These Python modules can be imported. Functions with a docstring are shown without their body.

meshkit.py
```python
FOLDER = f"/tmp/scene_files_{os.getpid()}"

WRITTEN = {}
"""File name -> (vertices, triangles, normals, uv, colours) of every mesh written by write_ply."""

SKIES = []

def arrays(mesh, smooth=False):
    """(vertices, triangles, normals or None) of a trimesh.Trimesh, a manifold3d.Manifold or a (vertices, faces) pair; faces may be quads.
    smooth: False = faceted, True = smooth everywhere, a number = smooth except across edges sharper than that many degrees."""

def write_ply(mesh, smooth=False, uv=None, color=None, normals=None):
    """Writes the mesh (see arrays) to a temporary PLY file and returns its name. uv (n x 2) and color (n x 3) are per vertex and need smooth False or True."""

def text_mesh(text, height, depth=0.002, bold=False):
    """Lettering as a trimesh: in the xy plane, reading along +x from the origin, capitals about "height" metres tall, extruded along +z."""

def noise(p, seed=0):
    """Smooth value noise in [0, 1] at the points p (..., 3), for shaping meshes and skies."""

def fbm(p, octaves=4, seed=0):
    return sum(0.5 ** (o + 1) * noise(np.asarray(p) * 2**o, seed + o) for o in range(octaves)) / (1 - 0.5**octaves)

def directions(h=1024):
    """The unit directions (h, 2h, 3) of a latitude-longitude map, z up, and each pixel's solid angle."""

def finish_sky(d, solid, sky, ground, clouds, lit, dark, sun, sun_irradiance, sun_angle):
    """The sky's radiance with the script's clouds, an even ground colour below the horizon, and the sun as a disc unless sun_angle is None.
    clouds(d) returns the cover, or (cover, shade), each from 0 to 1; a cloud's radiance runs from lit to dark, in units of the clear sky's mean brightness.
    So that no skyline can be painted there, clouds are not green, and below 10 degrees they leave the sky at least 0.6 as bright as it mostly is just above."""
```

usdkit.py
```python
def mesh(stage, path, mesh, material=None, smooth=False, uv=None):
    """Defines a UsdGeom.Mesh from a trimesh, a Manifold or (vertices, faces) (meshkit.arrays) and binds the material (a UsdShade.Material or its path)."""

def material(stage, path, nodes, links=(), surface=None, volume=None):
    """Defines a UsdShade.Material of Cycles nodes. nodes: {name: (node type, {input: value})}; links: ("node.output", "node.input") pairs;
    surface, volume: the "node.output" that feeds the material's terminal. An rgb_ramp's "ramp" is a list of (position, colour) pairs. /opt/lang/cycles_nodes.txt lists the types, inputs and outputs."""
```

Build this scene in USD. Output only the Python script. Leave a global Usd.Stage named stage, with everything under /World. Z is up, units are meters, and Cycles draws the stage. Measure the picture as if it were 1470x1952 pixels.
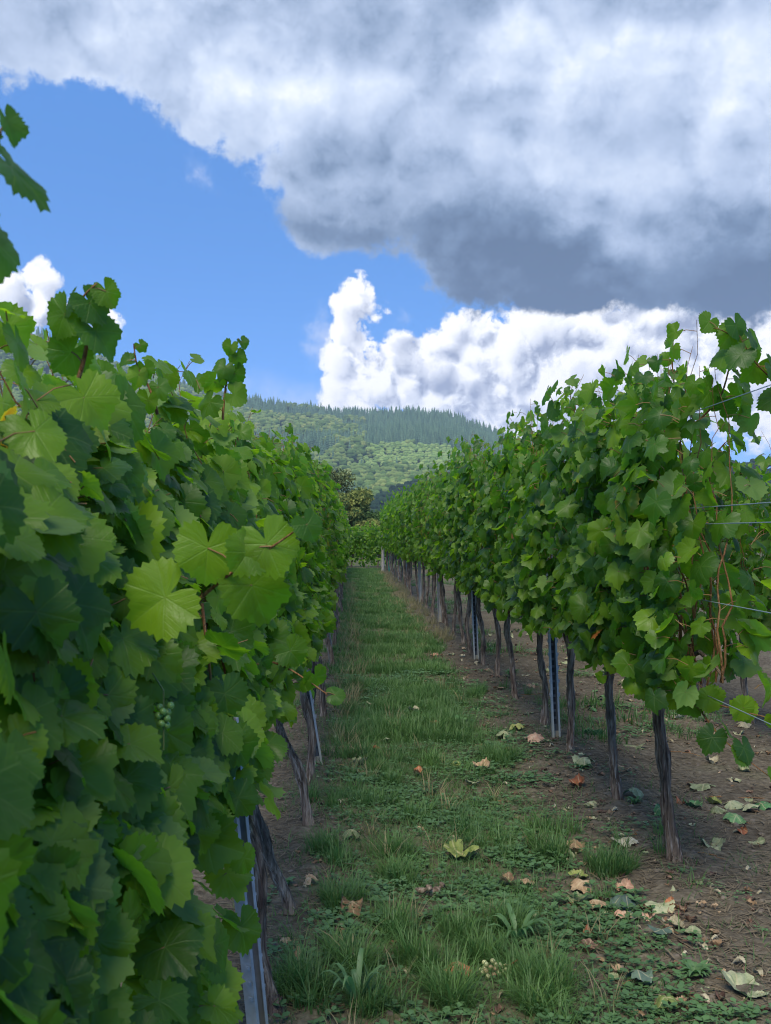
import math, random
import numpy as np
import trimesh
import manifold3d
import usdkit, meshkit
from pxr import Usd, UsdGeom, UsdLux, UsdShade, Sdf, Gf, Vt

stage = Usd.Stage.CreateInMemory()
UsdGeom.SetStageUpAxis(stage, UsdGeom.Tokens.z)
UsdGeom.SetStageMetersPerUnit(stage, 1.0)
world = UsdGeom.Xform.Define(stage, '/World')
stage.SetDefaultPrim(world.GetPrim())
UsdGeom.Scope.Define(stage, '/World/Looks')

# ---------------------------------------------------------------- camera
# The rows run along +y; x to the right, z up.  f = 2000 px of a 1470 px wide picture.
EYE = 1.5
cam = UsdGeom.Camera.Define(stage, '/World/camera')
cam.AddTranslateOp().Set(Gf.Vec3d(0, 0, EYE))
cam.AddRotateXOp().Set(90.0)
cam.CreateHorizontalApertureAttr(36.0)
cam.CreateVerticalApertureAttr(36.0 * 1952 / 1470)
cam.CreateFocalLengthAttr(36.0 * 2000 / 1470)
cam.CreateHorizontalApertureOffsetAttr(65.0 * 36 / 1470)
cam.CreateVerticalApertureOffsetAttr(40.0 * 36 / 1470)
cam.CreateClippingRangeAttr(Gf.Vec2f(0.05, 60000))
cam.CreateFStopAttr(13.0)
cam.CreateFocusDistanceAttr(6.5)
cam.CreateExposureAttr(EXPOSURE := 0.42)

def gpt(px, py):
    """The point of level ground seen at a pixel of the photograph."""
    y = 2000 * EYE / (py - 1016.0)
    return (px - 670) / 2000.0 * y, y

# ---------------------------------------------------------------- node graphs as expressions
class Graph:
    def __init__(self):
        self.nodes, self.links = {}, []
    def add(self, kind, **inputs):
        name = 'n%03d' % len(self.nodes)
        const = {}
        for k, v in inputs.items():
            if isinstance(v, Ex):
                self.links.append((v.out, name + '.' + k))
            else:
                const[k] = v
        self.nodes[name] = (kind, const)
        return name
    def node(self, kind, out, **inputs):
        return Ex(self, self.add(kind, **inputs) + '.' + out)
    def math(self, op, a, b=0.0, c=None, clamp=False):
        d = dict(math_type=op, value1=a, value2=b)
        if c is not None:
            d['value3'] = c
        if clamp:
            d['use_clamp'] = True
        return self.node('math', 'value', **d)
    def smooth(self, x, lo, hi, a=0.0, b=1.0):
        return self.node('map_range', 'result', range_type='smoothstep', value=x, from_min=float(lo), from_max=float(hi), to_min=float(a), to_max=float(b), clamp=True)
    def lin(self, x, lo, hi, a=0.0, b=1.0):
        return self.node('map_range', 'result', range_type='linear', value=x, from_min=float(lo), from_max=float(hi), to_min=float(a), to_max=float(b), clamp=True)
    def mix(self, fac, a, b):
        return self.node('mix_color', 'result', blend_type='mix', fac=fac, a=a, b=b)
    def mixop(self, op, fac, a, b):
        return self.node('mix_color', 'result', blend_type=op, fac=fac, a=a, b=b)
    def noise(self, vec, scale, detail=4.0, rough=0.5, dist=0.0, out='fac', dim='3D', **k):
        return self.node('noise_texture', out, dimensions=dim, vector=vec, scale=float(scale), detail=float(detail), roughness=float(rough), distortion=float(dist), **k)
    def ramp(self, fac, stops):
        return self.node('rgb_ramp', 'color', ramp=stops, fac=fac)
    def xyz(self, x, y, z):
        return self.node('combine_xyz', 'vector', x=x, y=y, z=z)
    def sep(self, v):
        n = self.add('separate_xyz', vector=v)
        return [Ex(self, n + '.' + c) for c in 'xyz']
    def vadd(self, a, b):
        return self.node('vector_math', 'vector', math_type='add', vector1=a, vector2=b)
    def vscale(self, a, s):
        return self.node('vector_math', 'vector', math_type='scale', vector1=a, scale=s)
    def vmul(self, a, b):
        return self.node('vector_math', 'vector', math_type='multiply', vector1=a, vector2=b)

class Ex:
    def __init__(self, g, out):
        self.g, self.out = g, out
    def __add__(self, o): return self.g.math('add', self, o)
    __radd__ = __add__
    def __sub__(self, o): return self.g.math('subtract', self, o)
    def __rsub__(self, o): return self.g.math('subtract', o, self)
    def __mul__(self, o): return self.g.math('multiply', self, o)
    __rmul__ = __mul__
    def __truediv__(self, o): return self.g.math('divide', self, o)
    def max(self, o): return self.g.math('maximum', self, o)
    def min(self, o): return self.g.math('minimum', self, o)

def finish(g, name, surface=None, volume=None):
    return usdkit.material(stage, '/World/Looks/' + name, g.nodes, g.links, surface=surface.out if surface else None, volume=volume.out if volume else None)

# ---------------------------------------------------------------- sun and sky
SUN_AZ, SUN_EL = math.radians(-166.0), math.radians(52.0)      # azimuth from +y towards +x: behind the camera, a little to the left
SKY_STRENGTH = 0.15
HAZE_DENSITY = 1.05e-4
CLOUD = 0.92
sun = UsdLux.DistantLight.Define(stage, '/World/sun')
sun.CreateIntensityAttr(1.0)
sun.CreateNormalizeAttr(True)
sun.CreateAngleAttr(30.0)
sun.CreateColorAttr(Gf.Vec3f(1.0, 0.93, 0.80))
sun.AddRotateZOp().Set(-math.degrees(SUN_AZ))
sun.AddRotateXOp().Set(math.degrees(SUN_EL) - 90.0)

def sky_material():
    g = Graph()
    gen = g.node('texture_coordinate', 'generated')
    dx, dy, dz = g.sep(gen)
    az = g.math('arctan2', dx, dy)
    el = g.math('arcsine', dz)
    X, Y = az * 2000.0, el * 2000.0         # angles in 1/2000 rad
    a1 = g.sep(g.noise(gen, 8.0, 4, 0.55, out='color'))
    a2 = g.sep(g.noise(gen, 38.0, 8, 0.64, out='color'))
    fine = a2[2]
    def blobs(x, y, lst, soft=0.3):
        f = None
        for (px, py, rx, ry) in lst:
            u, v = (px - 670) / 2000.0, (1016 - py) / 2000.0
            a, e = math.atan(u), math.atan(v / math.hypot(1, u))
            q = g.node('vector_math', 'value', math_type='length', vector1=g.xyz(g.math('multiply_add', x, 1.0 / rx, -a * 2000 / rx), g.math('multiply_add', y, 1.0 / ry, -e * 2000 / ry), 0.0))
            k = min(rx, ry) / 100.0
            h = g.math('multiply_add', q, -k, k)
            f = h if f is None else g.math('smoothmax', f, h, soft)
        return f
    # ---- the big grey cloud
    wx = X + (a1[0] - 0.5) * 210.0 + (a2[0] - 0.5) * 70.0
    wy = Y + (a1[1] - 0.5) * 180.0 + (a2[1] - 0.5) * 70.0
    big = blobs(wx, wy, [(60, 10, 560, 135), (480, 100, 230, 165), (820, 230, 330, 230), (1110, 385, 350, 190), (1450, 385, 440, 205), (690, 380, 150, 105), (930, 470, 180, 125), (1180, 130, 420, 260),
                         (900, -300, 1900, 330), (2900, 150, 900, 400), (-4200, -200, 1300, 330)])
    bigF = big + (fine - 0.5) * 0.85
    m_big = g.smooth(bigF, -0.06, 0.22)
    roll = g.noise(g.vmul(gen, (1.0, 1.0, 1.7)), 5.0, 8, 0.54, 0.15)
    bil = g.noise(g.vadd(gen, g.vscale(g.xyz(a2[0], a2[1], a2[2]), 0.012)), 9.0, 8, 0.60, type='ridged_multifractal', use_normalize=True, offset=0.9, gain=1.6)
    bil2 = g.noise(g.vadd(g.vadd(gen, (-0.012, 0.0, 0.022)), g.vscale(g.xyz(a2[0], a2[1], a2[2]), 0.012)), 9.0, 8, 0.60, type='ridged_multifractal', use_normalize=True, offset=0.9, gain=1.6)
    base = blobs(wx, wy, [(930, 545, 150, 90), (1130, 560, 260, 75), (1480, 540, 430, 85), (1950, 540, 500, 110)])
    dark = g.smooth(base, -1.6, 0.85) * 0.50
    glow = blobs(wx, wy, [(1050, 340, 100, 90), (1230, 390, 200, 70), (1130, 80, 200, 80), (330, 130, 300, 70), (1420, 130, 150, 90)])
    lum = 0.425 + (bil2 - bil) * 0.16 + (0.5 - bil) * 0.05 + (roll - 0.5) * 1.05 + (fine - 0.5) * 0.32 + g.smooth(glow, -0.9, 0.7) * 0.32 - dark
    lum = lum + (1.0 - g.smooth(bigF, 0.0, 0.45)) * 0.16
    c_big = g.ramp(lum, [(0.0, (0.095, 0.145, 0.235)), (0.2, (0.155, 0.225, 0.345)), (0.4, (0.29, 0.375, 0.53)), (0.6, (0.44, 0.53, 0.70)), (0.82, (0.63, 0.71, 0.85)), (1.0, (0.87, 0.90, 0.95))])
    # ---- white cumulus low over the hills
    bump = g.noise(gen, 19.0, 9, 0.66, type='ridged_multifractal', use_normalize=True, out='fac', offset=0.9, gain=1.6)
    bump2 = g.noise(g.vadd(gen, (-0.0075, 0.0, 0.0105)), 19.0, 9, 0.66, type='ridged_multifractal', use_normalize=True, out='fac', offset=0.9, gain=1.6)
    cx = X + (a1[2] - 0.5) * 60.0 + (a2[0] - 0.5) * 60.0
    cy = Y + (a1[0] - 0.5) * 50.0 + (a2[1] - 0.5) * 60.0
    cum = blobs(cx, cy, [(688, 575, 62, 80), (672, 660, 62, 80), (715, 715, 95, 85), (795, 690, 72, 75), (690, 775, 80, 55), (925, 690, 115, 110), (1080, 690, 190, 135),
                         (1290, 685, 220, 150), (1480, 690, 220, 150), (770, 745, 110, 90), (860, 760, 120, 80), (1050, 800, 420, 85), (70, 535, 70, 55), (95, 600, 130, 60), (215, 610, 34, 50), (-250, 600, 330, 110), (1850, 720, 400, 150), (2700, 690, 600, 150), (-1400, 640, 700, 130)])
    cumF = cum - (bump - 0.5) * 0.25 + (fine - 0.5) * 0.7
    m_cum = g.smooth(cumF, -0.02, 0.17)
    wisp = blobs(X + (a2[0] - 0.5) * 110.0, Y + (a2[1] - 0.5) * 100.0, [(618, 650, 44, 60), (380, 335, 26, 40), (510, 318, 60, 26), (765, 605, 14, 26)])
    m_wisp = g.smooth(wisp + (fine - 0.5) * 0.9, -0.02, 0.55) * 0.62
    low = blobs(X, Y, [(560, 770, 190, 42), (300, 740, 300, 40), (950, 850, 500, 70)])
    m_low = g.smooth(low + (fine - 0.5) * 0.9, -0.1, 0.7) * 0.55
    under = blobs(cx, cy, [(1010, 805, 190, 60), (1180, 790, 200, 80), (800, 720, 45, 55), (870, 770, 70, 60), (90, 600, 90, 50), (1080, 700, 60, 40), (755, 640, 35, 50), (1330, 640, 80, 40)])
    cl = 0.84 + (bump2 - bump) * SHADE + (fine - 0.5) * 0.35 + g.smooth(cumF, 0.0, 0.4, 0.12, -0.02) - g.smooth(under, -0.6, 0.6) * 0.42
    c_cum = g.ramp(cl, [(0.0, (0.30, 0.34, 0.46)), (0.3, (0.47, 0.51, 0.62)), (0.6, (0.71, 0.74, 0.82)), (0.85, (0.93, 0.93, 0.95)), (1.0, (0.99, 0.98, 0.99))])
    sky = g.node('sky_texture', 'color', vector=g.xyz(dx, dy, dz.max(0.0) * 1.5 + 0.28), sky_type='single_scattering', sun_disc=False, sun_elevation=SUN_EL, sun_rotation=SUN_AZ, altitude=200.0, air_density=SKY_AIR, aerosol_density=SKY_DUST, ozone_density=SKY_OZONE)
    sky = g.mixop('multiply', 1.0, sky, (0.74, 1.28, 1.66))
    S = SKY_STRENGTH
    k = CLOUD / S
    zen = 1.0 + g.smooth(dz, 0.46, 0.95) * 1.3          # clouds out of view overhead brightened to light the foreground, like an overcast zenith
    col = g.mix(m_low, sky, (0.62 * k, 0.68 * k, 0.84 * k))
    col = g.mix(m_wisp, col, (0.60 * k, 0.66 * k, 0.85 * k))
    col = g.mix(m_cum, col, g.vscale(c_cum, k))
    col = g.mix(m_big, col, g.vscale(c_big, zen * k))
    col = g.mix(g.smooth(dz, -0.03, -0.002), (0.06 * k, 0.075 * k, 0.05 * k), col)   # below the horizon: the dull green of the land
    bg = g.node('background_shader', 'background', color=col, strength=S)
    return finish(g, 'sky_with_clouds', surface=bg)

SHADE = 0.62
SKY_AIR, SKY_DUST, SKY_OZONE = 1.0, 0.1, 3.0
sky = UsdLux.DomeLight.Define(stage, '/World/sky')
UsdShade.MaterialBindingAPI.Apply(sky.GetPrim()).Bind(sky_material())
sky.GetPrim().SetCustomDataByKey('kind', 'structure')

# ---------------------------------------------------------------- prims
used = {}
def numbered(parent, name):
    k = (parent, name)
    n = used.get(k, -1) + 1
    used[k] = n
    return f'{parent}/{name}' if n == 0 else f'{parent}/{name}_{n:03d}'

def define_mesh(path, v, f, mat, normals=None, uv=None):
    v, f = np.asarray(v, np.float32), np.asarray(f, np.int32)
    m = UsdGeom.Mesh.Define(stage, path)
    m.CreatePointsAttr(Vt.Vec3fArray.FromNumpy(np.ascontiguousarray(v)))
    m.CreateFaceVertexCountsAttr(Vt.IntArray.FromNumpy(np.full(len(f), 3, np.int32)))
    m.CreateFaceVertexIndicesAttr(Vt.IntArray.FromNumpy(np.ascontiguousarray(f).ravel()))
    m.CreateSubdivisionSchemeAttr('none')
    if normals is not None:
        m.CreateNormalsAttr(Vt.Vec3fArray.FromNumpy(np.ascontiguousarray(normals, np.float32)))
        m.SetNormalsInterpolation('vertex')
    if uv is not None:
        UsdGeom.PrimvarsAPI(m).CreatePrimvar('st', Sdf.ValueTypeNames.TexCoord2fArray, 'vertex').Set(Vt.Vec2fArray.FromNumpy(np.ascontiguousarray(uv, np.float32)))
    if mat is not None:
        UsdShade.MaterialBindingAPI.Apply(m.GetPrim()).Bind(mat)
    return m.GetPrim()

def tag(p, label=None, category=None, group=None, kind=None):
    for k, t in (('label', label), ('category', category), ('group', group), ('kind', kind)):
        if t:
            p.SetCustomDataByKey(k, t)
    return p

def thing(name, label, category, loc=(0, 0, 0), rot=(0, 0, 0), scale=None, group=None):
    x = UsdGeom.Xform.Define(stage, numbered('/World', name))
    x.AddTranslateOp().Set(Gf.Vec3d(*map(float, loc)))
    if any(rot):
        x.AddRotateXYZOp().Set(Gf.Vec3f(*map(float, rot)))
    if scale is not None:
        x.AddScaleOp().Set(Gf.Vec3f(*map(float, scale)))
    return tag(x.GetPrim(), label, category, group)

def part(parent, name, v, f, mat, normals=None, uv=None, kind=None, label=None):
    return tag(define_mesh(numbered(str(parent.GetPath()), name), v, f, mat, normals, uv), kind=kind, label=label)

def copy_of(proto_path, name, label, category, loc, rot=(0, 0, 0), scale=None, group=None):
    p = thing(name, label, category, loc, rot, scale, group)
    p.GetReferences().AddInternalReference(proto_path)
    p.SetInstanceable(True)
    return p

UsdGeom.Scope.Define(stage, '/World/Looks')
protos = stage.CreateClassPrim('/Prototypes')
def proto(name):
    """A class prim whose children are a thing's parts; copies reference it."""
    stage.DefinePrim('/Prototypes/' + name, 'Xform')
    return stage.GetPrimAtPath('/Prototypes/' + name)

# ---------------------------------------------------------------- shapes
def smooth_normals(v, f):
    n = np.zeros_like(v)
    fn = np.cross(v[f[:, 1]] - v[f[:, 0]], v[f[:, 2]] - v[f[:, 0]])
    for k in range(3):
        np.add.at(n, f[:, k], fn)
    return n / np.maximum(np.linalg.norm(n, axis=1, keepdims=True), 1e-12)

def join(parts):
    vs, fs, n = [], [], 0
    for p in parts:
        vs.append(p[0]); fs.append(np.asarray(p[1]) + n); n += len(p[0])
    return np.vstack(vs), np.vstack(fs)

def frames(P):
    T = np.gradient(P, axis=0)
    T /= np.maximum(np.linalg.norm(T, axis=1, keepdims=True), 1e-9)
    ref = np.array([0.93, 0.31, 0.2]) if abs(T[0] @ np.array([0.93, 0.31, 0.2])) < 0.9 else np.array([0.1, 0.2, 0.97])
    U = np.zeros_like(P)
    u = ref - T[0] * (ref @ T[0])
    for i in range(len(P)):
        u = u - T[i] * (u @ T[i]); u /= np.linalg.norm(u)
        U[i] = u
    return T, U, np.cross(T, U)

def tube(P, R, sides=5, ridge=None):
    P = np.asarray(P, float)
    R = np.broadcast_to(np.asarray(R, float), (len(P),))
    T, U, W = frames(P)
    a = np.linspace(0, 2 * np.pi, sides, endpoint=False)
    rr = R[:, None] * np.ones((1, sides)) if ridge is None else R[:, None] * ridge
    v = P[:, None] + rr[..., None] * (np.cos(a)[None, :, None] * U[:, None] + np.sin(a)[None, :, None] * W[:, None])
    v = v.reshape(-1, 3)
    n = len(P)
    i, j = np.meshgrid(np.arange(n - 1), np.arange(sides), indexing='ij')
    A, B = (i * sides + j).ravel(), (i * sides + (j + 1) % sides).ravel()
    f = np.vstack([np.stack([A, B, B + sides], 1), np.stack([A, B + sides, A + sides], 1)])
    v = np.vstack([v, P[:1], P[-1:]])
    k = np.arange(sides); kn = (k + 1) % sides
    f = np.vstack([f, np.stack([kn, k, np.full(sides, n * sides)], 1), np.stack([(n - 1) * sides + k, (n - 1) * sides + kn, np.full(sides, n * sides + 1)], 1)])
    return v, f

def outline(th):
    a = np.abs(th)
    def bump(c, w, h): return h * np.exp(-((a - c) / w) ** 2)
    r = 0.70 + bump(0.0, 0.34, 0.26) + bump(0.95, 0.38, 0.15) + bump(1.95, 0.52, 0.06)
    r *= 1 - 0.84 * np.exp(-((np.pi - a) / 0.24) ** 2)
    return r

def leaf_template(nang, rings, seed, curl=1.0):
    r = np.random.RandomState(seed)
    th = np.linspace(-np.pi, np.pi, nang, endpoint=False) + np.pi / nang
    lobed = r.uniform(-0.14, 0.08)
    ro = outline(th) * (1 + lobed * (0.5 * np.cos(np.abs(th) * 6.4) + 0.5 * np.cos(th)) * (np.abs(th) < 2.4))
    if nang >= 24:
        tooth = np.where(np.arange(nang) % 2 == 0, 1.05, 0.95) * (1 + 0.025 * r.randn(nang))
        ro = ro * np.where(np.abs(th) < 2.75, tooth, 1)
    ro *= 1 + 0.05 * np.sin(th * 2 + r.rand() * 6) * r.rand()
    V = [np.zeros((1, 3))]
    fr = np.linspace(0, 1, rings + 1)[1:] ** 0.85
    for q in fr:
        V.append(np.stack([q * ro * np.cos(th), q * ro * np.sin(th), 0 * th], 1))
    v = np.vstack(V)
    F = []
    k = np.arange(nang); kn = (k + 1) % nang
    F.append(np.stack([np.zeros(nang, int), 1 + k, 1 + kn], 1))
    for q in range(rings - 1):
        a, b = 1 + q * nang + k, 1 + q * nang + kn
        F += [np.stack([a, a + nang, b + nang], 1), np.stack([a, b + nang, b], 1)]
    f = np.vstack(F)
    x, y = v[:, 0].copy(), v[:, 1].copy()
    rad, ang = np.hypot(x, y), np.arctan2(y, x)
    droop, side, fold = r.uniform(0.0, 0.50), r.uniform(-0.38, 0.42), r.uniform(0.0, 0.38)
    z = -droop * np.clip(x, 0, None) ** 2 * curl - side * y * y * curl + fold * np.abs(y) * np.exp(-np.abs(y) * 1.2)
    z += rad ** 2 * 0.075 * curl * np.sin(ang * r.randint(3, 6) + r.rand() * 6)
    if nang >= 24:   # blade bulging between the main veins
        z += 0.035 * rad * np.abs(np.sin(ang * 1.6)) * np.sin(np.clip(rad, 0, 1) * np.pi)
        z += 0.016 * r.randn(len(v)) * rad + 0.10 * rad * (meshkit.fbm(np.stack([x * 3.2 + seed, y * 3.2, 0 * x], 1), 3, seed) - 0.5)
    v = np.stack([x * (1 - 0.10 * droop), y * (1 - 0.14 * abs(side)), z], 1)
    uv = np.stack([(x + 1.0) / 2.2, y / 2 + 0.5], 1)
    return v, f, smooth_normals(v, f), uv

LEAF = {'near': [leaf_template(52, 4, 100 + i) for i in range(12)],
        'mid': [leaf_template(36, 3, 200 + i, 1.5) for i in range(12)],
        'far': [leaf_template(13, 1, 300 + i, 1.3) for i in range(6)]}

def unit(a):
    return a / np.maximum(np.linalg.norm(a, axis=-1, keepdims=True), 1e-9)

def leaf_mesh(lod, kinds, pos, tip, nrm, size, rnd, nodes=None):
    """One (v, f, n, uv) for every leaf; nodes: where each petiole leaves its shoot."""
    out = []
    tip, nrm = unit(tip), unit(nrm)
    nrm = unit(nrm - tip * (nrm * tip).sum(-1, keepdims=True))
    side = np.cross(nrm, tip)
    for i in range(len(pos)):
        v, f, n, uv = LEAF[lod][kinds[i] % len(LEAF[lod])]
        M = np.stack([tip[i], side[i], nrm[i]])
        V, N = v @ M * size[i] + pos[i], n @ M
        U = uv.copy()
        U[:, 0] = np.clip(U[:, 0], 0.002, 0.998) + math.floor(rnd[i] * 64)
        F = f
        if nodes is not None and lod != 'far':
            a, b = nodes[i], pos[i]
            d = unit(b - a); w = unit(np.cross(d, [0.3, 0.2, 0.9])); w2 = np.cross(d, w)
            ring = [0.0017 * (math.cos(t) * w + math.sin(t) * w2) for t in (0, 2.1, 4.2)]
            mid = (a + b) / 2 + np.array([0, 0, 0.10 * np.linalg.norm(b - a)])
            pv = np.array([p + q for p in (a, mid, b) for q in ring])
            pf = np.array([[s * 3 + j, s * 3 + (j + 1) % 3, s * 3 + 3 + (j + 1) % 3] for s in (0, 1) for j in range(3)] + [[s * 3 + j, s * 3 + 3 + (j + 1) % 3, s * 3 + 3 + j] for s in (0, 1) for j in range(3)])
            F = np.vstack([f, pf + len(V)])
            N = np.vstack([N, np.array([q / 0.0017 for p in range(3) for q in ring])])
            U = np.vstack([U, np.tile([[U[0, 0], 1.8]], (9, 1))])
            V = np.vstack([V, pv])
        out.append((V, F, N, U))
    return out

def merged(ls):
    v, f = join([(a[0], a[1]) for a in ls])
    return v, f, np.vstack([a[2] for a in ls]), np.vstack([a[3] for a in ls])

# ---------------------------------------------------------------- materials
def leaf_material(name, veins):
    g = Graph()
    st = g.node('attribute', 'vector', attribute='st')
    u, v, _ = g.sep(st)
    rnd = g.math('floor', u) * (1 / 64.0)
    x = g.math('fraction', u) * 2.2 - 1.0
    y = (v - 0.5) * 2.0
    back = g.node('geometry', 'backfacing')
    pos = g.node('geometry', 'position')
    blotch = g.noise(pos, 11.0, 3, 0.5)
    t = rnd + (blotch - 0.5) * 0.22
    top = g.ramp(t, [(0.0, (0.017, 0.052, 0.009)), (0.3, (0.034, 0.090, 0.008)), (0.55, (0.064, 0.135, 0.007)), (0.85, (0.125, 0.215, 0.012)), (0.955, (0.150, 0.260, 0.028)), (0.975, (0.36, 0.27, 0.03)), (1.0, (0.34, 0.10, 0.03))])
    under = g.mix(0.62, top, (0.13, 0.215, 0.06))
    col = g.mix(back, top, under)
    normal = None
    if veins:
        ya = g.math('absolute', y)
        r = g.math('sqrt', x * x + y * y)
        ang = g.math('arctan2', ya, x)
        c0 = g.math('less_than', ang, 0.47)
        c2 = g.math('greater_than', ang, 1.46)
        center = (1.0 - c0) * 0.95 + c2 * 1.02
        da = ang - center
        s = r * g.math('cosine', da)
        tt = g.math('absolute', r * g.math('sine', da))
        main = 1.0 - g.smooth(tt, 0.006, 0.026)
        fr = g.math('fraction', (s - tt * 0.85) * 6.5 + 0.07)
        sec = (1.0 - g.smooth(g.math('absolute', fr - 0.12), 0.02, 0.10)) * g.smooth(r, 0.05, 0.2)
        crinkle = g.node('voronoi_texture', 'distance', feature='distance_to_edge', vector=g.xyz(x + rnd * 7.0, y, 0.0), scale=13.0)
        vein = main.max(sec * 0.45)
        col = g.mix(vein * 0.52, col, g.mix(0.5, col, (0.17, 0.26, 0.06)))
        hgt = (1.0 - main) * 0.6 + (1.0 - sec) * 0.35 + g.smooth(crinkle, 0.0, 0.35) * 0.14
        inv = 1.0 - back * 2.0
        normal = g.node('bump', 'normal', height=hgt * inv, strength=0.5, distance=0.0016)
    stalk = g.math('greater_than', v, 1.5)
    col = g.mix(stalk, col, (0.18, 0.10, 0.035))
    rough = 0.40 + back * 0.25 + (blotch - 0.5) * 0.15
    kw = dict(base_color=col, roughness=rough, specular_ior_level=0.28)
    if normal is not None:
        kw['normal'] = normal
    p = g.node('principled_bsdf', 'BSDF', **kw)
    tr = g.node('translucent_bsdf', 'BSDF', color=g.mixop('multiply', 1.0, g.mix(0.35, top, (0.14, 0.30, 0.015)), (2.5, 2.4, 0.9)))
    return finish(g, name, surface=g.node('mix_closure', 'closure', fac=(1.0 - stalk) * 0.47, closure1=p, closure2=tr))

def bark_material(name, dark, mid, pale, fine=1.0):
    g = Graph()
    pos = g.node('geometry', 'position')
    st = g.vmul(pos, (70.0, 70.0, 6.0))
    n = g.noise(st, fine, 5, 0.62, 0.4)
    n2 = g.noise(pos, 9.0, 4, 0.5)
    col = g.ramp(n + (n2 - 0.5) * 0.35, [(0.32, dark), (0.5, mid), (0.68, pale)])
    bp = g.node('bump', 'normal', height=n, strength=1.0, distance=0.016)
    return finish(g, name, surface=g.node('principled_bsdf', 'BSDF', base_color=col, roughness=0.9, specular_ior_level=0.2, normal=bp))

def plain(name, color, rough=0.6, vary=0.25, scale=20.0, spec=0.4, metallic=0.0):
    g = Graph()
    pos = g.node('geometry', 'position')
    n = g.noise(pos, scale, 4, 0.6)
    oi = g.node('object_info', 'random')
    k = 1.0 + (n - 0.5) * (2 * vary) + (oi - 0.5) * vary
    return finish(g, name, surface=g.node('principled_bsdf', 'BSDF', base_color=g.vscale(g.node('color', 'color', value=color) if False else g.xyz(*color), k), roughness=rough, specular_ior_level=spec, metallic=metallic))

M_LEAF_NEAR = leaf_material('vine_leaf_veined', True)
M_LEAF = leaf_material('vine_leaf', False)
M_BARK = bark_material('vine_bark', (0.036, 0.024, 0.016), (0.140, 0.100, 0.070), (0.33, 0.26, 0.19))
M_STRIP = [bark_material('bark_strip_grey', (0.08, 0.060, 0.045), (0.20, 0.155, 0.118), (0.36, 0.295, 0.235)), bark_material('bark_strip_brown', (0.05, 0.030, 0.022), (0.13, 0.085, 0.062), (0.23, 0.16, 0.12))]
M_SHOOT = bark_material('vine_shoot', (0.10, 0.045, 0.018), (0.22, 0.105, 0.04), (0.32, 0.19, 0.08), 2.0)
M_TIP = plain('green_shoot_tip', (0.10, 0.14, 0.03), 0.5)

# ---------------------------------------------------------------- ground
def smoothstep(a, b, x):
    t = np.clip((x - a) / (b - a), 0, 1)
    return t * t * (3 - 2 * t)

def ground_height(x, y):
    x, y = np.asarray(x, float), np.asarray(y, float)
    p = np.stack([x, y, 0 * x], -1)
    near = 1 - smoothstep(30, 60, np.hypot(x, y))
    h = (meshkit.fbm(p * 1.1, 3, 5) - 0.5) * 0.07 + (meshkit.fbm(p * 7.0, 3, 9) - 0.5) * 0.022
    h += 0.035 * np.exp(-((x - 1.46) / 0.30) ** 2) + 0.03 * np.exp(-((x + 0.21) / 0.25) ** 2)
    far = smoothstep(150, 900, y) * 6.0
    return h * near + far

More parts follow.
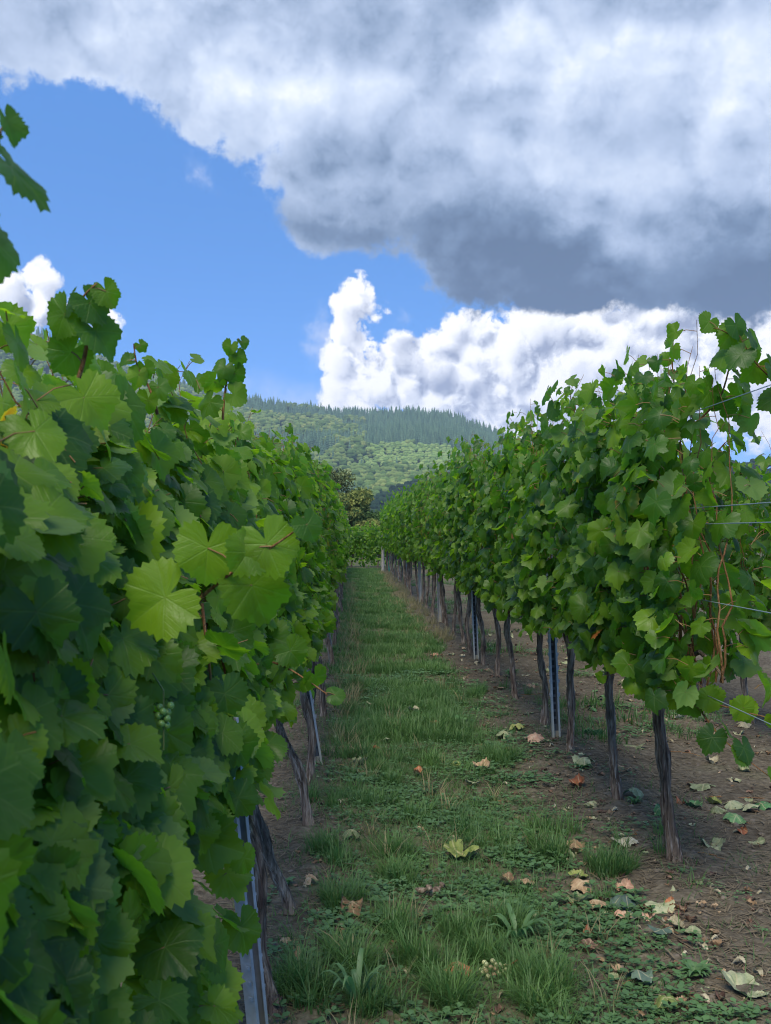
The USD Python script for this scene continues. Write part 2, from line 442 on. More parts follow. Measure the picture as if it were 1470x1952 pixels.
def graded(lo, hi, c0, c1, step, grow):
    a = list(np.arange(c0, c1 + 1e-9, step)); s = step
    while a[-1] < hi: s *= grow; a.append(min(a[-1] + s, hi))
    s = step
    while a[0] > lo: s *= grow; a.insert(0, max(a[0] - s, lo))
    return np.array(a)
gx, gy = graded(-6100, 6100, -0.9, 3.3, 0.035, 1.16), graded(-60, 6500, 2.6, 9.0, 0.04, 1.035)
GX, GY = np.meshgrid(gx, gy, indexing='ij')
GZ = ground_height(GX, GY)
clod = (meshkit.noise(np.stack([GX * 16, GY * 16, 0 * GX], -1), 3) ** 2) * 0.022 * (1 - smoothstep(6, 14, GY))
GZ = GZ + clod
ij = np.arange(GX.size).reshape(GX.shape)
A, B, C, D = ij[:-1, :-1].ravel(), ij[1:, :-1].ravel(), ij[1:, 1:].ravel(), ij[:-1, 1:].ravel()
gv, gf = np.stack([GX.ravel(), GY.ravel(), GZ.ravel()], 1), np.vstack([np.stack([A, B, C], 1), np.stack([A, C, D], 1)])

def ground_material():
    g = Graph()
    pos = g.node('geometry', 'position')
    px, py, pz = g.sep(pos)
    n1 = g.noise(pos, 2.2, 5, 0.6)
    n2 = g.noise(pos, 26.0, 6, 0.65)
    n3 = g.noise(g.vmul(pos, (60, 14, 20)), 1.0, 4, 0.6)
    soil = g.ramp(n2 + (n1 - 0.5) * 0.5, [(0.25, (0.036, 0.028, 0.018)), (0.45, (0.080, 0.064, 0.043)), (0.6, (0.122, 0.101, 0.070)), (0.8, (0.20, 0.17, 0.12))])
    soil = g.mix(g.smooth(n3, 0.62, 0.75) * 0.5, soil, (0.20, 0.165, 0.115))
    moss = g.ramp(n2, [(0.3, (0.038, 0.042, 0.018)), (0.5, (0.068, 0.078, 0.030)), (0.75, (0.125, 0.120, 0.058))])
    w = g.noise(pos, 1.1, 4, 0.6)
    band = 1.0 - g.smooth(g.math('absolute', px - 0.45 + (w - 0.5) * 0.9), 0.38, 0.72)
    spot = g.smooth(n1, 0.40, 0.56)
    far = g.smooth(py, 9.0, 20.0)
    green = (band * (far * 0.85 + (1.0 - far) * spot * 0.75)).max(g.smooth(w, 0.55, 0.66) * g.smooth(n1, 0.5, 0.6) * 0.35)
    out = g.smooth(py, 41.0, 44.0)
    green = green.max(out * 0.9) * (0.55 + n2 * 0.6)
    col = g.mix(green, soil, moss)
    land = g.noise(pos, 0.02, 4, 0.6)
    col = g.mix(g.smooth(py, 60.0, 120.0), col, g.ramp(land, [(0.35, (0.04, 0.075, 0.025)), (0.65, (0.085, 0.12, 0.04))]))
    bp = g.node('bump', 'normal', height=n2, strength=0.8, distance=0.025)
    return finish(g, 'soil_and_moss', surface=g.node('principled_bsdf', 'BSDF', base_color=col, roughness=0.95, specular_ior_level=0.15, normal=bp))
tag(define_mesh('/World/ground', gv, gf, ground_material(), smooth_normals(gv, gf)), kind='structure')

# ---------------------------------------------------------------- hills and their woods
def polyval(pts, x):
    a = np.array(pts, float)
    return np.interp(x, a[:, 0], a[:, 1])
RIDGE = [(-2200, 760), (-900, 680), (-300, 618), (0, 602), (60, 622), (250, 706), (480, 762), (560, 772), (640, 782), (720, 786), (780, 783), (850, 789), (920, 812), (980, 838), (1100, 872), (1300, 905), (1700, 925), (2600, 900), (4200, 930)]
LOWER = [(-2200, 985), (300, 985), (600, 985), (660, 972), (700, 945), (760, 916), (860, 893), (1000, 878), (1200, 868), (1600, 872), (2600, 900), (4200, 930)]

def hill_mesh(ridge, d0, d1, d2, base, seed, bumps):
    px = np.concatenate([np.linspace(-2200, 300, 26)[:-1], np.linspace(300, 1100, 90), np.linspace(1100, 4200, 32)[1:]])
    T = np.concatenate([np.linspace(0, 1, 46), np.linspace(1.03, 1.5, 9)])
    az = np.arctan((px - 670) / 2000.0)
    el = (1016 - polyval(ridge, px)) / 2000.0
    Az, Tt = np.meshgrid(az, T, indexing='ij')
    P = np.meshgrid(px, T, indexing='ij')[0]
    Y = np.where(Tt <= 1, d0 + (d1 - d0) * Tt, d1 + (d2 - d1) * (Tt - 1) / 0.5)
    X = np.tan(Az) * Y
    H = EYE + el[:, None] * d1 - 14
    s = np.clip(Tt, 0, 1) ** 1.12
    Z = base + (H - base) * s
    Z = np.where(Tt > 1, H * (1 - 0.8 * (np.clip(Tt - 1, 0, None) / 0.5) ** 1.5), Z)
    mid = np.sin(np.clip(Tt, 0, 1) * np.pi)
    Z += bumps * mid * (meshkit.fbm(np.stack([X / 260, Y / 260, 0 * X], -1), 3, seed) - 0.5) * 2
    idx = np.arange(X.size).reshape(X.shape)
    A, B, C, D = idx[:-1, :-1].ravel(), idx[1:, :-1].ravel(), idx[1:, 1:].ravel(), idx[:-1, 1:].ravel()
    return np.stack([X.ravel(), Y.ravel(), Z.ravel()], 1), np.vstack([np.stack([A, B, C], 1), np.stack([A, C, D], 1)]), (px, T, X, Y, Z)

M_HILL = plain('wooded_hill_soil', (0.020, 0.032, 0.014), 0.95, 0.4, 0.02, 0.1)
hills = [hill_mesh(RIDGE, 950, 2300, 3300, 5.0, 21, 22.0), hill_mesh(LOWER, 620, 1000, 1500, 0.5, 22, 5.0)]
for v, f, _ in hills:
    tag(define_mesh(numbered('/World', 'hill'), v, f, M_HILL, smooth_normals(v, f)), kind='structure')

def crown_material(name, stops, scale=0.12):
    g = Graph()
    pos = g.node('geometry', 'position')
    n = g.noise(pos, scale, 4, 0.65)
    oi = g.node('object_info', 'random')
    col = g.ramp(n * 0.5 + oi * 0.55, stops)
    d = g.node('diffuse_bsdf', 'BSDF', color=col, roughness=0.6)
    return finish(g, name, surface=d)
M_SPRUCE = crown_material('spruce_needles', [(0.1, (0.040, 0.080, 0.045)), (0.5, (0.080, 0.140, 0.078)), (0.9, (0.125, 0.195, 0.105))])
M_BEECH = crown_material('broadleaf_crown', [(0.1, (0.045, 0.085, 0.026)), (0.4, (0.095, 0.150, 0.042)), (0.7, (0.165, 0.215, 0.060)), (0.88, (0.24, 0.25, 0.075)), (1.0, (0.27, 0.19, 0.07))])
M_SUN_TINTED = crown_material('sun_tinted_crown', [(0.1, (0.12, 0.19, 0.052)), (0.5, (0.185, 0.265, 0.075)), (0.9, (0.26, 0.32, 0.10))])  # broadleaf crowns made paler, the strip's sunlight put into their colour
M_SHADOW_TINTED = crown_material('shadow_tinted_crown', [(0.1, (0.010, 0.024, 0.015)), (0.5, (0.020, 0.042, 0.024)), (0.9, (0.034, 0.060, 0.030))])  # dark crown colour holds the cloud shadow lying on the low hill

def spruce_shape(seed, h=22.0, w=4.4, layers=8, sides=9):
    r = np.random.RandomState(seed)
    parts = [tube([[0, 0, -1], [0, 0, h * 0.5]], [0.28, 0.14], 5)]
    for k in range(layers):
        t = k / layers
        z0, R = h * (0.12 + 0.85 * t), w * (1 - t) ** 0.85 * r.uniform(0.85, 1.1)
        a = np.linspace(0, 2 * np.pi, sides, endpoint=False) + r.rand() * 6
        rad = R * np.where(np.arange(sides) % 2, 0.62, 1.0) * r.uniform(0.8, 1.15, sides)
        ring = np.stack([rad * np.cos(a), rad * np.sin(a), z0 - rad * 0.28 + r.uniform(-.3, .3, sides)], 1)
        tip = np.array([[0, 0, z0 + h * (0.85 / layers) * 1.55]])
        kk = np.arange(sides)
        parts.append((np.vstack([ring, tip]), np.stack([kk, (kk + 1) % sides, np.full(sides, sides)], 1)))
    return join(parts)

def crown_shape(seed, h=17.0, w=6.0, lobes=7):
    r = np.random.RandomState(seed)
    parts = [tube([[0, 0, -1], [0.2, 0, h * 0.5]], [0.4, 0.22], 5)]
    for k in range(lobes):
        m = trimesh.creation.icosphere(2 if k < 3 else 1, 1.0)
        v = np.array(m.vertices)
        a, t = r.rand() * 6.28, r.rand()
        c = np.array([math.cos(a) * w * 0.42 * (1 - t * 0.5), math.sin(a) * w * 0.42 * (1 - t * 0.5), h * (0.45 + 0.38 * t)]) if k else np.array([0, 0, h * 0.62])
        s = w * (0.62 if k == 0 else r.uniform(0.3, 0.48))
        v = v * (1 + 0.35 * (meshkit.fbm(v * 2.6 + k * 7, 3, seed)[:, None] - 0.5) * 2)
        parts.append((v * s * np.array([1, 1, 0.85]) + c, np.array(m.faces)))
    return join(parts)

def instancer(path, shapes, mat, pos, rot_z, scale, which, tilt=None, kind='stuff'):
    pi = UsdGeom.PointInstancer.Define(stage, path)
    paths = []
    for i, (v, f) in enumerate(shapes):
        m = mat[i] if isinstance(mat, (list, tuple)) else mat
        p = define_mesh(f'{path}/shape_{i:03d}', v, f, m, smooth_normals(np.asarray(v, float), np.asarray(f)))
        paths.append(p.GetPath())
    pi.CreatePrototypesRel().SetTargets(paths)
    pi.CreateProtoIndicesAttr(Vt.IntArray.FromNumpy(np.asarray(which, np.int32)))
    pi.CreatePositionsAttr(Vt.Vec3fArray.FromNumpy(np.ascontiguousarray(pos, np.float32)))
    s = np.asarray(scale, np.float32)
    s = np.repeat(s[:, None], 3, 1) if s.ndim == 1 else s
    pi.CreateScalesAttr(Vt.Vec3fArray.FromNumpy(np.ascontiguousarray(s)))
    q = []
    for i, a in enumerate(rot_z):
        tx = 0.0 if tilt is None else float(tilt[i])
        ca, sa, cb, sb = math.cos(a / 2), math.sin(a / 2), math.cos(tx / 2), math.sin(tx / 2)
        q.append(Gf.Quath(ca * cb, ca * sb, sa * sb, sa * cb))
    pi.CreateOrientationsAttr(Vt.QuathArray(q))
    return tag(pi.GetPrim(), kind=kind)

def scatter_on_hill(h, spacing, seed, lo=0.02, hi=1.04):
    px, T, X, Y, Z = h
    r = np.random.RandomState(seed)
    from scipy.interpolate import RegularGridInterpolator
    fz, fx, fy = (RegularGridInterpolator((px, T), q) for q in (Z, X, Y))
    pts = []
    for a in np.arange(-800, 2200, 10.0):
        for t in np.arange(lo, hi, 0.01):
            yy = fy((a, t)); wid = 10.0 / 2000 * yy; dep = 0.01 * (Y[0, 45] - Y[0, 0])
            lam = wid * dep / spacing ** 2
            if a < 250 or a > 1250: lam *= 0.45
            for _ in range(r.poisson(lam)):
                pts.append((a + r.rand() * 10, min(t + r.rand() * 0.01, 1.49)))
    pts = np.array(pts)
    return pts, np.stack([fx(pts), fy(pts), fz(pts)], 1)

spr = [spruce_shape(40 + i) for i in range(4)]
bee = [crown_shape(60 + i, w=5.4 + (i % 3) * 0.8) for i in range(5)]
rs = np.random.RandomState(77)
pts, P = scatter_on_hill(hills[0][2], 8.6, 5)
img_x, img_y = 670 + 2000 * P[:, 0] / P[:, 1], 1016 - 2000 * (P[:, 2] - EYE) / P[:, 1]
nz = meshkit.fbm(np.stack([P[:, 0] / 120, P[:, 1] / 120, 0 * P[:, 0]], 1), 3, 8)
ridge_y = polyval(RIDGE, img_x)
below = img_y - ridge_y
spruce_here = ((img_x > 690 + 60 * (nz - .5)) & (below < 75 + 30 * (nz - 0.5)) & (img_x < 1300)) | ((img_y > 845) & (img_y < 905) & (img_x < 690) & (img_x > 480) & (nz < 0.58)) | (nz > 0.70) | ((below < 26) & (nz > 0.48))
sun_tinted_here = ~spruce_here & (img_x > 650 + 80 * (nz - .5)) & (img_y > 862 - 10 * (nz - 0.5)) & (img_y < 915) & (nz < 0.62)
beech_here = ~spruce_here & ~sun_tinted_here
def wood(name, sel, shapes, mat, s0, s1, P=None, seed=1):
    r = np.random.RandomState(seed); n = int(sel.sum())
    instancer('/World/' + name, shapes, mat, P[sel], r.rand(n) * 6.28, r.uniform(s0, s1, n), r.randint(0, len(shapes), n))
wood('conifer_forest', spruce_here, spr, M_SPRUCE, 0.60, 1.35, P, 1)
wood('broadleaf_forest', beech_here, bee, M_BEECH, 0.75, 1.55, P, 2)
wood('pale_young_forest', sun_tinted_here, bee, M_SUN_TINTED, 0.65, 1.1, P, 3)
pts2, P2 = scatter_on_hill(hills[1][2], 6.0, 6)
wood('dark_forest', np.ones(len(P2), bool), bee, M_SHADOW_TINTED, 0.45, 0.85, P2, 4)
tag(stage.GetPrimAtPath('/World/conifer_forest'), 'dense blue-green spruce plantation covering the upper slope of the far hill')
tag(stage.GetPrimAtPath('/World/broadleaf_forest'), 'mixed green and yellowish broadleaf wood on the far hill')
tag(stage.GetPrimAtPath('/World/pale_young_forest'), 'pale green wood low on the far hill, sunlight painted into its crown colour')
tag(stage.GetPrimAtPath('/World/dark_forest'), 'wood on the low hill before the big one, cloud shadow painted into its crowns')

# tall spruces that stand up on the skyline, each a thing
pr = proto('ridge_spruce')
v, f = tube([[0, 0, -1], [0, 0, 20]], [0.4, 0.1], 6)
part(pr, 'trunk', v, f, M_BARK)
v, f = spruce_shape(99, 26, 5.4, 10, 11)
part(pr, 'crown', v, f, M_SPRUCE, smooth_normals(v, f))
from scipy.interpolate import RegularGridInterpolator
hz = RegularGridInterpolator((hills[0][2][0], hills[0][2][1]), hills[0][2][4])
for i, px in enumerate([488, 497, 506, 521, 540, 583, 592, 601, 612, 628, 668, 690, 742, 770, 778, 786, 795, 803, 812, 821, 831, 842, 852, 861, 872, 884, 895, 908, 922, 938, 952, 968]):
    s = rs.uniform(0.55, 1.0) if px > 640 else rs.uniform(0.7, 1.3)
    z = float(hz((px, 0.995)))
    y = 950 + 1350 * 0.995
    copy_of('/Prototypes/ridge_spruce', 'spruce_tree', 'dark pointed spruce standing against the sky along the ridge of the far hill', 'tree', ((px - 670) / 2000 * y, y, z - 1.0), (0, 0, float(rs.rand() * 360)), (s, s, s * 1.05), 'spruces on the skyline of the far hill')

# ---------------------------------------------------------------- vines
def trunk_mesh(seed, h, r0, sides=18, rings=36, kink=0.042):
    r = np.random.RandomState(seed)
    t = np.linspace(0, 1, rings)
    ph = r.rand(6) * 6.28
    bx = kink * (np.sin(t * 5 + ph[0]) - math.sin(ph[0])) * 0.6 + 0.35 * kink * np.sin(t * 13 + ph[1]) * t
    by = kink * (np.sin(t * 4 + ph[2]) - math.sin(ph[2])) * 0.7 + 0.35 * kink * np.sin(t * 11 + ph[3]) * t
    P = np.stack([bx, by, -0.10 + t * (h + 0.10)], 1)
    R = r0 * (1.0 - 0.12 * np.sin(t * np.pi) + 0.55 * np.exp(-((t - 0.10) / 0.07) ** 2) * r.uniform(0.1, 0.9) + 0.40 * np.exp(-((1 - t) / 0.10) ** 2) + 0.10 * np.sin(t * 17 + ph[4]) + 0.06 * np.sin(t * 31 + ph[5]))
    a = np.linspace(0, 2 * np.pi, sides, endpoint=False)
    tw = t[:, None] * r.uniform(1.0, 3.0) + a[None, :]
    ridge = 1 + 0.09 * np.sin(tw * 3 + ph[0] + 4 * np.sin(t[:, None] * 7)) + 0.04 * np.sin(tw * 7 + ph[1] + 9 * t[:, None])
    q = np.stack([np.cos(tw) * 2.2, np.sin(tw) * 2.2, t[:, None] * 5 + 0 * tw], -1)
    ridge += 0.75 * (meshkit.fbm(q * 2.0, 3, seed) - 0.5) + 0.35 * (meshkit.noise(q * np.array([3.4, 3.4, 1.7]) + 31, seed) - 0.5)
    return tube(P, R, sides, ridge), P[-1]

def wobble_line(r, a, b, n, amp):
    t = np.linspace(0, 1, n)[:, None]
    P = np.asarray(a) * (1 - t) + np.asarray(b) * t
    w = np.cumsum(r.randn(n, 3), 0) * amp / math.sqrt(n)
    w -= t * w[-1]
    return P + w

def grow(seed, top, half, lod, n_shoots, leaf_cm, bottom=0.62, side_seen=0, thick=0.20, trunk_r=0.034, head=0.82, wild=0.25, laterals=1.0, trunk_lod=1, face_y=0.0, gaps=0.16, kink=0.042, skirt=1.0, column=0.16, tone=0.0):
    """One vine trained on the wires: trunk, two canes bent along the row (y), shoots upwards, leaves. Origin at the foot."""
    r = np.random.RandomState(seed)
    tr, hd = trunk_mesh(seed + 1, head, trunk_r, 20 if trunk_lod else 10, 44 if trunk_lod else 16, kink)
    canes = []
    for s in (-1, 1):
        P = wobble_line(r, hd, [0.0, s * half * 0.95, head + 0.05], 12, 0.03)
        P[:, 2] += 0.10 * np.sin(np.linspace(0, 1, 12) * np.pi)
        canes.append(tube(P, np.linspace(trunk_r * 0.55, 0.006, 12), 7 if trunk_lod else 4))
    shoots, pos, tip, nrm, size, rnd, kind, nodes = [], [], [], [], [], [], [], []
    def leaf(node, out, s, rank):
        """A leaf on its petiole: out is the side of the row it turns to."""
        if abs(node[1]) > half * 0.72 and r.rand() < column * 2.0: return
        if node[2] < top - 0.3 and meshkit.noise(np.array([seed * 3.3, node[1] * 4.2, node[2] * 3.0])) < gaps: return
        pl = r.uniform(0.04, 0.10) * min(1, s / 0.06)
        d = unit(np.array([out * r.uniform(0.5, 1.2), r.randn() * 0.7, r.uniform(-0.25, 0.7)]))
        p = node + d * pl
        p[0] = np.clip(p[0], -thick * 1.45, thick * 1.45)
        face = unit(np.array([out * 1.0, face_y + r.randn() * 0.55, r.uniform(-0.05, 1.15)]) + r.randn(3) * 0.34)
        if r.rand() < 0.13: face = -face
        hang = unit(np.array([out * r.uniform(0.0, 0.9), r.randn() * 0.55, -1.0 + r.rand() * 0.7]))
        pos.append(p); tip.append(hang); nrm.append(face); size.append(s); nodes.append(node.copy()); kind.append(r.randint(0, 12))
        q = np.clip(0.43 + tone + 0.26 * r.randn() + rank * 0.28, 0.0, 0.86)
        if r.rand() < 0.006: q = 0.975
        rnd.append(q)
    for k in range(n_shoots):
        y0 = half * (2 * (k + r.rand()) / n_shoots - 1)
        xo = r.randn() * thick * 0.36
        ztop = top + r.uniform(-0.22, 0.08) - column * abs(y0 / half) ** 2.5
        over = r.rand() < wild
        if over: ztop += r.uniform(0.04, 0.22)
        a = np.array([0.0 + r.randn() * 0.02, y0, head + 0.03])
        b = np.array([xo, y0 + r.randn() * 0.13, ztop])
        P = wobble_line(r, a, b, 16, 0.075)
        P[:, 0] += (xo * 1.2) * np.sin(np.linspace(0, 1, 16) * np.pi) * 0.5
        if over:
            t = np.linspace(0, 1, 16); P[:, 0] += np.where(t > 0.75, (t - 0.75) ** 2 * r.uniform(-2.5, 2.5), 0); P[:, 1] += np.where(t > 0.75, (t - 0.75) ** 2 * r.uniform(-2.5, 2.5), 0)
        shoots.append(tube(P, np.linspace(0.0052, 0.0010, 16), 5 if lod != 'far' else 3))
        L = np.linalg.norm(np.diff(P, axis=0), axis=1).sum()
        n = int(L / 0.072)
        for j in range(n):
            t = (j + 0.4 + 0.3 * r.rand()) / n
            q = t * 15; i = min(int(q), 14); node = P[i] * (1 - q + i) + P[i + 1] * (q - i)
            young = smoothstep(0.80, 1.0, t)
            s = leaf_cm * 0.01 * r.uniform(0.60, 1.18) * (1 - 0.38 * young)
            out = (1 if (j + k) % 2 else -1)
            if side_seen and r.rand() < 0.30: out = side_seen
            leaf(node + np.array([out * abs(r.randn()) * thick * 0.36, 0, 0]) * (1 - young), out, s, young * 0.9)
            for _ in range(int(0.62 * laterals + r.rand()) if t < 0.95 else 0):      # leaves of a lateral shoot, further out
                o2 = side_seen if side_seen and r.rand() < 0.65 else out
                leaf(node + np.array([o2 * thick * r.uniform(0.35, 1.0), r.randn() * 0.09, r.uniform(-0.10, 0.05)]), o2, s * r.uniform(0.6, 1.0), 0.12)
    for _ in range(int(46 * skirt * half * laterals * max(0.0, head + 0.12 - bottom) / 0.25)):             # leaves that hang under the lowest wire
        o = side_seen if side_seen and r.rand() < 0.6 else r.choice([-1, 1])
        z = head + 0.12 - (head + 0.12 - bottom) * r.rand() ** 1.5
        leaf(np.array([o * thick * r.uniform(0.1, 0.8), r.uniform(-half, half), z]), o, leaf_cm * 0.01 * r.uniform(0.6, 1.05), 0.0)
    A = [np.array(q) for q in (pos, tip, nrm, size, rnd, nodes)]
    return dict(sides=20 if trunk_lod else 10, trunk=tr, canes=canes, shoots=shoots, leaves=A, kind=kind)

def bark_strips(p, V, seed, n):
    """Loose strips of bark that peel off the trunk."""
    r = np.random.RandomState(seed)
    tv, tf = V['trunk']
    sides = V['sides']; rings = (len(tv) - 2) // sides
    G = tv[:rings * sides].reshape(rings, sides, 3)
    C = G.mean(1)
    for _ in range(n):
        j, L = r.randint(3, rings - 9), r.randint(4, 9); k = r.randint(sides)
        idx = np.arange(j, min(j + L, rings - 1))
        a, b = G[idx, k], G[idx, (k + 1) % sides]
        m = (a + b) / 2; o = unit(m - C[idx]); t = np.linspace(-1, 1, len(idx))
        lift = (0.0012 + r.uniform(0.001, 0.007) * (np.abs(t) if r.rand() < 0.5 else np.clip(t, 0, 1)) ** 2)[:, None]
        w = (b - a) * r.uniform(0.5, 1.25) * (1 - 0.6 * t[:, None] ** 4) / 2
        v = np.vstack([m + o * lift - w, m + o * (lift + 0.0012) , m + o * lift + w]); q = len(idx)
        f = []
        for i in range(q - 1):
            f += [[i, q + i, q + i + 1], [i, q + i + 1, i + 1], [q + i, 2 * q + i, 2 * q + i + 1], [q + i, 2 * q + i + 1, q + i + 1]]
        part(p, 'bark_strip', v, np.array(f), M_STRIP[r.randint(2)])

def dress_vine(p, V, lod, leaf_parts, rank=None, shoots_apart=True, leaf_mat=None):
    """Defines the vine's parts under p: every leaf that shows a part of its own, the hidden rest one part."""
    part(p, 'trunk', *V['trunk'], M_BARK, smooth_normals(*V['trunk']))
    for c in V['canes']:
        part(p, 'cane', *c, M_BARK, smooth_normals(*c))
    if shoots_apart:
        for s in V['shoots']:
            part(p, 'shoot', *s, M_SHOOT, smooth_normals(*s))
    else:
        s = join(V['shoots']); part(p, 'shoot', *s, M_SHOOT, smooth_normals(*s), kind='stuff')
    pos, tip, nrm, size, rnd, nodes = V['leaves']
    ls = leaf_mesh(lod, V['kind'], pos, tip, nrm, size, rnd, nodes)
    mat = leaf_mat or (M_LEAF if lod == 'far' else M_LEAF_NEAR)
    order = np.argsort(-(rank(pos, size) if rank else size))
    for i in order[:leaf_parts]:
        v, f, n, uv = ls[i]
        part(p, 'leaf', v, f, mat, n, uv)
    rest = order[leaf_parts:]
    if len(rest):
        v, f, n, uv = merged([ls[i] for i in rest])
        part(p, 'foliage', v, f, mat, n, uv, kind='stuff')

ORD = ['first', 'second', 'third', 'fourth', 'fifth', 'sixth', 'seventh', 'eighth', 'ninth', 'tenth', 'eleventh', 'twelfth', 'thirteenth', 'fourteenth', 'fifteenth', 'sixteenth']
LEFT_X, RIGHT_X, NEXT_X = -0.21, 1.455, 3.15
LEFT_LEAN, RIGHT_LEAN = -9.4, -2.2

# the row at the left hand: its leaves nearly touch the lens
VINES = {}
left_vines = [
    (1.72, 1.86, 'grape vine at the very front of the left row, largest blurred leaves'),
    (2.42, 1.97, 'grape vine second in the left row, trunk left of the nearest post'),
    (3.20, 2.02, 'grape vine third in the left row, shaggy trunk right beside the nearest post'),
    (4.00, 2.08, 'grape vine fourth in the left row, trunk with a swollen knee above the ground'),
    (5.20, 2.11, 'grape vine fifth in the left row, reddish trunk just before the second post'),
    (6.20, 2.14, 'grape vine sixth in the left row, trunk half behind the second post'),
    (7.30, 2.16, 'grape vine seventh in the left row, first one beyond the second steel post'),
    (8.35, 2.12, 'grape vine eighth in the left row, second one beyond the second steel post'),
    (9.45, 2.22, 'grape vine ninth in the left row, third one beyond the second steel post'),
    (10.5, 2.22, 'grape vine tenth in the left row, thin trunk seen at the edge of the grass')]
for i, (y, top, label) in enumerate(left_vines):
    lod = 'near' if y < 4.5 else 'mid'
    p = thing('grape_vine', label, 'grape vine', (LEFT_X + 0.015 * math.sin(i * 3.3) - (0.11 if i == 0 else 0.08 if i == 1 else 0.02), y, ground_height(LEFT_X, y) - 0.01), (0, LEFT_LEAN - (4.4 if y < 3.5 else 3.0 if y < 5.5 else 0) + 1.0 * math.sin(i * 2.1), 0), group='vines of the left row')
    VINES['left', i] = p
    V = grow(1000 + i * 7, top, 0.52, lod, 13, 9.6 if y < 4.5 else 8.6, bottom=0.18 if y < 2 else 0.42 if y < 3 else (0.62 if y < 3.5 else 0.72), side_seen=1, face_y=-0.6 if y < 6 else -0.25, thick=0.10 if y < 5.5 else 0.125, column=0.08, tone=0.16, kink=0.055, skirt=2.4 if y < 2 else 1.0, gaps=0.10 if y < 3 else 0.2, wild=0.10 if y < 4.5 else 0.22, laterals=1.35, trunk_r=0.0235)
    bark_strips(p, V, 50 + i, 50)
    dress_vine(p, V, lod, 300, rank=lambda q, s: s * 6 + q[:, 0] * 2.2 + q[:, 2] * 0.25 - q[:, 1] * 0.12)

p = thing('grape_vine', 'foremost vine at the left edge, only blurred big leaves in view', 'grape vine', (-0.43, 1.27, ground_height(-0.3, 1.2) - 0.01), (0, -5.0, 0), group='vines of the left row')
VINES['left', -1] = p
dress_vine(p, grow(990, 1.80, 0.40, 'near', 10, 9.6, bottom=0.25, side_seen=1, face_y=-0.9, thick=0.07, wild=0.0, laterals=1.0, trunk_r=0.029), 'near', 300, rank=lambda q, s: s * 4 + q[:, 1] + q[:, 0] * 2)

right_vines = [
    (4.73, 2.30, 'grape vine at the near end of the right row, thickest trunk, bare orange shoots'),
    (5.73, 2.32, 'grape vine second in the right row, trunk with a bent foot'),
    (6.92, 2.34, 'grape vine third in the right row, peeling trunk right of the nearest post'),
    (8.02, 2.38, 'grape vine fourth in the right row, slim trunk left of the nearest post'),
    (9.25, 2.34, 'grape vine fifth in the right row, first beyond the gap after the post'),
    (10.6, 2.38, 'grape vine sixth in the right row, forked trunk beside a green weed'),
    (11.6, 2.42, 'grape vine seventh in the right row, just before the second right steel post')]
for i, (y, top, label) in enumerate(right_vines):
    lod = 'mid'
    p = thing('grape_vine', label, 'grape vine', (RIGHT_X + 0.015 * math.sin(i * 2.7), y, ground_height(RIGHT_X, y) - 0.01), (0, RIGHT_LEAN + 0.9 * math.sin(i * 1.9 + 1), 0), group='vines of the right row')
    VINES['right', i] = p
    V = grow(2000 + i * 7, top, 0.74 if i == 0 else 0.60, lod, 24 if i == 0 else 15, 8.4, bottom=0.86, face_y=-0.7 if i == 0 else -0.4, side_seen=-1, gaps=0.27, kink=0.036, column=0.12 if i == 0 else 0.26, thick=0.21 if i == 0 else 0.175, trunk_r=0.0275 if i == 0 else 0.024, wild=0.0 if i == 0 else 0.06, head=0.88, laterals=2.8 if i == 0 else 2.3)
    bark_strips(p, V, 80 + i, 70)
    dress_vine(p, V, lod, 300, rank=lambda q, s: s * 6 - q[:, 0] * 2.2 - q[:, 1] * (0.9 if y < 5 else 0.12))

# vines further off: a few models, each copy with its own turn and height
for k in range(3):
    pr = proto('middle_vine_%d' % k)
    dress_vine(pr, grow(3000 + k * 11, 2.28, 0.60, 'mid', 14, 8.2, bottom=0.86, thick=0.175, gaps=0.27, trunk_r=0.026, laterals=1.9, head=0.87, wild=0.12, column=0.24), 'mid', 220, rank=lambda q, s: s + np.abs(q[:, 0]) * 0.4, shoots_apart=False)
for k in range(3):
    pr = proto('far_vine_%d' % k)
    dress_vine(pr, grow(4000 + k * 11, 2.28, 0.60, 'far', 14, 9.0, bottom=0.86, thick=0.175, gaps=0.25, trunk_r=0.028, laterals=1.4, head=0.87, wild=0.25, trunk_lod=0), 'far', 0, shoots_apart=False)
pr = proto('low_vine')
dress_vine(pr, grow(4100, 2.0, 0.60, 'far', 15, 9.4, bottom=0.22, thick=0.22, laterals=1.7, head=0.75, wild=0.15, trunk_lod=0), 'far', 0, shoots_apart=False)
rv = np.random.RandomState(5)
def row_of_vines(x, ys, lean, near_label, near_group, far_label, far_group, y_far=24.0, stretch=1.0):
    for j, y in enumerate(ys):
        mid = y < y_far
        flip = rv.rand() < 0.5
        s = stretch * rv.uniform(0.95, 1.06)
        copy_of('/Prototypes/%s_vine_%d' % ('middle' if mid else 'far', rv.randint(3)), 'grape_vine', near_label(j) if callable(near_label) and mid else (near_label if mid else far_label), 'grape vine',
                (x + rv.randn() * 0.025, y + rv.randn() * 0.05, float(ground_height(x, y)) - 0.01), (0, lean + rv.randn() * 1.0, 0) if not flip else (0, -lean + rv.randn() * 1.0, 180), (rv.uniform(0.92, 1.1), 1.0, s), near_group if mid else far_group)
row_of_vines(LEFT_X, np.arange(11.55, 41.5, 1.1), LEFT_LEAN + 1.5, lambda j: 'grape vine in the left row, %s one past the tenth, narrow strip of leaves' % ORD[j] if j < 12 else 'x', 'vines of the left row',
             'grape vine far along the left row, merged with its neighbours into one green edge', 'far vines of the left row', stretch=1.0)
